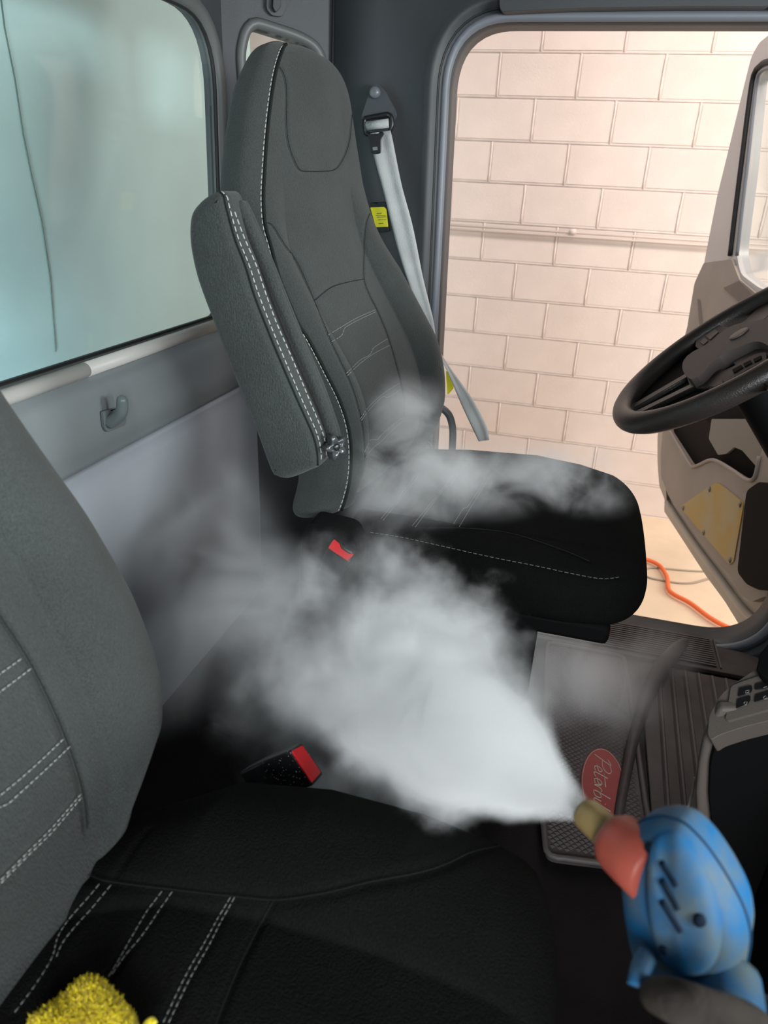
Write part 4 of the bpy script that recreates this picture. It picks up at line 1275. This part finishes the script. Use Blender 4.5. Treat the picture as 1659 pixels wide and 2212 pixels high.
for (x, y, r) in ((1366, 1806, .0024), (1403, 1832, .0030), (1511, 1988, .0036), (1434, 2052, .0028)):
    hh = on_gun(x, y)
    if hh: MB().lathe([(0, r), (.0012, r * .9), (.0016, r * .5)], hh[0], hh[1], 18).build('screw_recess_shade', m_recess_shade, sg)  # dark disc on the shell, stands for a shaded screw hole
for (x0, y0_, x1, y1_) in ((1428, 1862, 1462, 1915), (1428, 1900, 1465, 1965), (1428, 1946, 1470, 2012)):
    pts = []
    for t in np.linspace(0, 1, 7):
        hh = on_gun(x0 + (x1 - x0) * t, y0_ + (y1_ - y0_) * t)
        if hh: pts.append(hh[0])
    if len(pts) > 2: MB().tube(pts, .0018, 8).build('vent_slot_shade', m_recess_shade, sg)  # dark bar on the shell, stands for the shade in a slot
# trigger and grip
tg = smooth_poly([deep(1400, 2060, .40), deep(1385, 2090, .395), (deep(1378, 2120, .39)), deep(1372, 2165, .385)], n=16)
MB().tube(tg[:12], [.0055] * 12, 12).build('trigger', m_gun, sg)
gr = [deep(1560, 2110, .405), deep(1570, 2200, .385), deep(1580, 2320, .36), deep(1590, 2440, .34)]
MB().tube(smooth_poly(gr, n=20), .020, 18).build('grip', m_gun, sg)

# ------------------------------------------------------------------ HAND on the grip
def skin_figure(name, chains, m, label, cat):
    V = []; E_ = []; R_ = []
    def addv(p, r): V.append(tuple(p)); R_.append(r); return len(V) - 1
    nodes = {}
    for ch_ in chains:
        prev = None
        for key, p, r in ch_:
            if key in nodes: i = nodes[key]
            else: i = addv(p, r); nodes[key] = i
            if prev is not None and prev != i: E_.append((prev, i))
            prev = i
    org = np.array(V[0]); me = bpy.data.meshes.new(name); me.from_pydata((np.array(V) - org).tolist(), E_, []); me.update()
    o = bpy.data.objects.new(name, me); COL.objects.link(o); o.location = org; ORG[o.name] = org
    md = o.modifiers.new('skin', 'SKIN'); md.use_smooth_shade = True
    for i, r in enumerate(R_): me.skin_vertices[0].data[i].radius = (r, r)
    me.skin_vertices[0].data[0].use_root = True
    s_ = o.modifiers.new('sub', 'SUBSURF'); s_.levels = 2; s_.render_levels = 2
    me.materials.append(m); tag(o, label, cat)
    return o


D = deep
hand = [
    [('palm', D(1650, 2330, .36), .020), ('wrist', D(1760, 2420, .31), .024), ('arm', D(1900, 2560, .24), .030), ('elbow', D(2100, 2760, .16), .036)],
    [('palm', 0, 0), ('k1', D(1640, 2225, .37), .0145), ('i1', D(1560, 2205, .355), .0130), ('i2', D(1480, 2172, .355), .0120), ('i3', D(1428, 2150, .372), .0105), ('i4', D(1408, 2150, .395), .0085)],
    [('palm', 0, 0), ('k2', D(1650, 2290, .36), .0125), ('m1', D(1570, 2290, .345), .0115), ('m2', D(1490, 2270, .345), .0105), ('m3', D(1450, 2260, .37), .0092), ('m4', D(1480, 2270, .39), .0082)],
    [('palm', 0, 0), ('k3', D(1650, 2360, .35), .0120), ('r1', D(1575, 2370, .332), .0108), ('r2', D(1500, 2350, .332), .0100), ('r3', D(1465, 2345, .352), .0088), ('r4', D(1495, 2350, .372), .0080)],
    [('palm', 0, 0), ('k4', D(1660, 2440, .335), .0110), ('p1', D(1590, 2450, .318), .0098), ('p2', D(1525, 2435, .318), .0090), ('p3', D(1500, 2425, .335), .0080), ('p4', D(1520, 2430, .352), .0072)],
    [('palm', 0, 0), ('t0', D(1700, 2250, .385), .0125), ('t1', D(1660, 2190, .405), .0115), ('t2', D(1600, 2180, .425), .0100)],
]
skin_figure('person', hand, m_hand, 'person reaching in, only the dark hand gripping the blue steam gun shows', 'person')

# ------------------------------------------------------------------ STEAM (volumes)
def vol_material(name, build):
    m = bpy.data.materials.new(name); m.use_nodes = True; nt = m.node_tree; nt.nodes.clear()
    out = nt.nodes.new('ShaderNodeOutputMaterial'); vs_ = nt.nodes.new('ShaderNodeVolumePrincipled')
    vs_.inputs['Color'].default_value = (0.965, 0.975, 0.985, 1); vs_.inputs['Anisotropy'].default_value = -0.3
    nt.links.new(vs_.outputs[0], out.inputs['Volume'])
    build(nt, vs_)
    return m


class NT:
    def __init__(s, nt): s.nt = nt

    def m(s, op, a, b=None, c=None, clamp=False):
        n = s.nt.nodes.new('ShaderNodeMath'); n.operation = op; n.use_clamp = clamp
        for i, v in enumerate((a, b, c)):
            if v is None: continue
            if isinstance(v, (int, float)): n.inputs[i].default_value = v
            else: s.nt.links.new(v, n.inputs[i])
        return n.outputs[0]

    def v(s, op, a, b=None, scale=None):
        n = s.nt.nodes.new('ShaderNodeVectorMath'); n.operation = op
        for i, v in enumerate((a, b)):
            if v is None: continue
            if isinstance(v, (tuple, list, np.ndarray)): n.inputs[i].default_value = tuple(float(q) for q in v)
            else: s.nt.links.new(v, n.inputs[i])
        if scale is not None: n.inputs['Scale'].default_value = scale
        return n.outputs['Value'] if op in ('LENGTH', 'DOT_PRODUCT', 'DISTANCE') else n.outputs[0]

    def noise(s, vec, scale, detail=4, rough=.55, dist=0.0):
        n = s.nt.nodes.new('ShaderNodeTexNoise'); n.inputs['Scale'].default_value = scale; n.inputs['Detail'].default_value = detail
        n.inputs['Roughness'].default_value = rough; n.inputs['Distortion'].default_value = dist
        s.nt.links.new(vec, n.inputs['Vector']); return n.outputs['Fac']

    def sstep(s, x, lo, hi):
        n = s.nt.nodes.new('ShaderNodeMapRange'); n.interpolation_type = 'SMOOTHSTEP'
        s.nt.links.new(x, n.inputs[0]); n.inputs[1].default_value = lo; n.inputs[2].default_value = hi
        n.inputs[3].default_value = 0; n.inputs[4].default_value = 1; return n.outputs[0]


JT = deep(1266, 1757, .468)                       # nozzle mouth
JE = at(760, 1430, y=0.98)                         # far end of the plume
jd = nrm(JE - JT); jl = np.linalg.norm(JE - JT)


def jet_build(nt, vs_):
    q = NT(nt); g = nt.nodes.new('ShaderNodeNewGeometry'); pos = g.outputs['Position']
    rel = q.v('SUBTRACT', pos, JT)
    t = q.v('DOT_PRODUCT', rel, jd)
    ax_ = q.v('SCALE', tuple(jd), None); nt.links.new(t, ax_.node.inputs['Scale'])
    r = q.v('LENGTH', q.v('SUBTRACT', rel, ax_))
    # radius grows along the axis
    R = q.m('ADD', q.m('MULTIPLY', t, .34), .007)
    n1 = q.noise(pos, 11.0, 5, .6, .3)
    n2 = q.noise(pos, 34.0, 3, .6)
    nn_ = q.m('ADD', q.m('MULTIPLY', q.m('SUBTRACT', n1, .5), 2.0), q.m('MULTIPLY', q.m('SUBTRACT', n2, .5), .45))
    grow = q.m('MULTIPLY', t, 2.6, clamp=True)     # turbulence increases away from the mouth
    e = q.m('SUBTRACT', 1.0, q.m('DIVIDE', r, R))
    e = q.m('ADD', e, q.m('MULTIPLY', nn_, grow))
    d = q.sstep(e, 0.02, .50)
    fall = q.m('DIVIDE', 1.0, q.m('ADD', .30, q.m('POWER', q.m('MULTIPLY', q.m('MAXIMUM', t, 0.0), 3.2), 2.4)))
    endf = q.m('SUBTRACT', 1.0, q.sstep(t, jl * .68, jl * 1.0))
    d = q.m('MULTIPLY', q.m('MULTIPLY', d, fall), endf)
    d = q.m('MULTIPLY', d, 20.0)
    nt.links.new(d, vs_.inputs['Density'])


def blobs_build(blobs, thr, mul, nscale):
    def f(nt, vs_):
        q = NT(nt); g = nt.nodes.new('ShaderNodeNewGeometry'); pos = g.outputs['Position']
        tot_ = None
        for c_, rad, wgt in blobs:
            rel = q.v('DIVIDE', q.v('SUBTRACT', pos, c_), rad)
            l = q.v('LENGTH', rel)
            k = q.m('MULTIPLY', q.m('SUBTRACT', 1.0, q.sstep(l, .15, 1.0)), wgt)
            tot_ = k if tot_ is None else q.m('ADD', tot_, k)
        n1 = q.noise(pos, nscale, 6, .6, .6)
        d = q.m('MULTIPLY', q.m('MULTIPLY', tot_, q.sstep(n1, thr, thr + .28)), mul)
        nt.links.new(d, vs_.inputs['Density'])
    return f


m_jet = vol_material('dense_steam', jet_build)
prof = [(-.001, .006)] + [(t, (.008 + .30 * t) * 1.35 + .10 * min(1, t * 2.6)) for t in np.linspace(.02, jl * 1.1, 12)]
prof += [(jl * 1.13, prof[-1][1] * .8), (jl * 1.15, prof[-1][1] * .4)]
V, Fc = lathe_geo(prof, JT, jd, 28)
mk('steam_jet', V, Fc, m_jet, label='dense white steam jet fanning out from the tan nozzle', cat='steam', kind='stuff')


def haze(name, label, blobs, thr, mul, nscale):
    m = vol_material(name, blobs_build(blobs, thr, mul, nscale))
    mb = MB()
    cs = np.array([b[0] for b in blobs]); rs_ = np.array([np.full(3, b[1]) if np.isscalar(b[1]) else b[1] for b in blobs])
    # one hull around the blobs
    bm = bmesh.new()
    for c_, r_ in zip(cs, rs_):
        for i in range(12):
            for j in range(1, 7):
                a_ = 2 * math.pi * i / 12; b_ = math.pi * j / 7
                bm.verts.new(c_ + r_ * np.array([math.cos(a_) * math.sin(b_), math.sin(a_) * math.sin(b_), math.cos(b_)]))
    res = bmesh.ops.convex_hull(bm, input=bm.verts)
    bmesh.ops.delete(bm, geom=[v for v in bm.verts if not v.link_faces], context='VERTS')
    bm.verts.ensure_lookup_table(); bm.verts.index_update()
    V = [v.co[:] for v in bm.verts]; Fc = [[v.index for v in f_.verts] for f_ in bm.faces]; bm.free()
    return mk(name, V, Fc, m, label=label, cat='steam', kind='stuff')


A3 = lambda a: tuple(float(v) for v in a)
haze('steam_cloud', 'thin steam drifting up over the driver seat cushion',
     [(A3(at(850, 1170, y=1.16)), (.13, .12, .13), .9), (A3(at(900, 1030, y=1.2)), (.15, .15, .13), .7), (A3(at(880, 900, y=1.3)), (.10, .12, .10), .5), (A3(at(1050, 1040, y=1.3)), (.14, .15, .10), .8), (A3(at(1230, 1040, y=1.35)), (.15, .13, .09), .9)], .38, 16.0, 9.0)
haze('steam_cloud', 'faint steam drifting in front of the rear wall panel between the seats',
     [(A3(at(470, 1200, y=1.0)), (.14, .18, .20), .7), (A3(at(600, 1330, y=.95)), (.12, .14, .16), .8), (A3(at(620, 1480, y=.9)), (.12, .14, .14), .5), (A3(at(400, 1430, y=.95)), (.13, .20, .14), .8), (A3(at(520, 1310, y=1.05)), (.13, .18, .14), .8)], .36, 7.5, 6.0)
haze('steam_cloud', 'warm lit steam drifting over the door sill and floor mats',
     [(A3(at(1200, 1440, y=1.40)), (.15, .20, .13), 1.0), (A3(at(1330, 1490, y=1.5)), (.15, .20, .11), .9), (A3(at(1430, 1420, y=1.65)), (.12, .13, .09), .7)], .30, 8.5, 7.0)
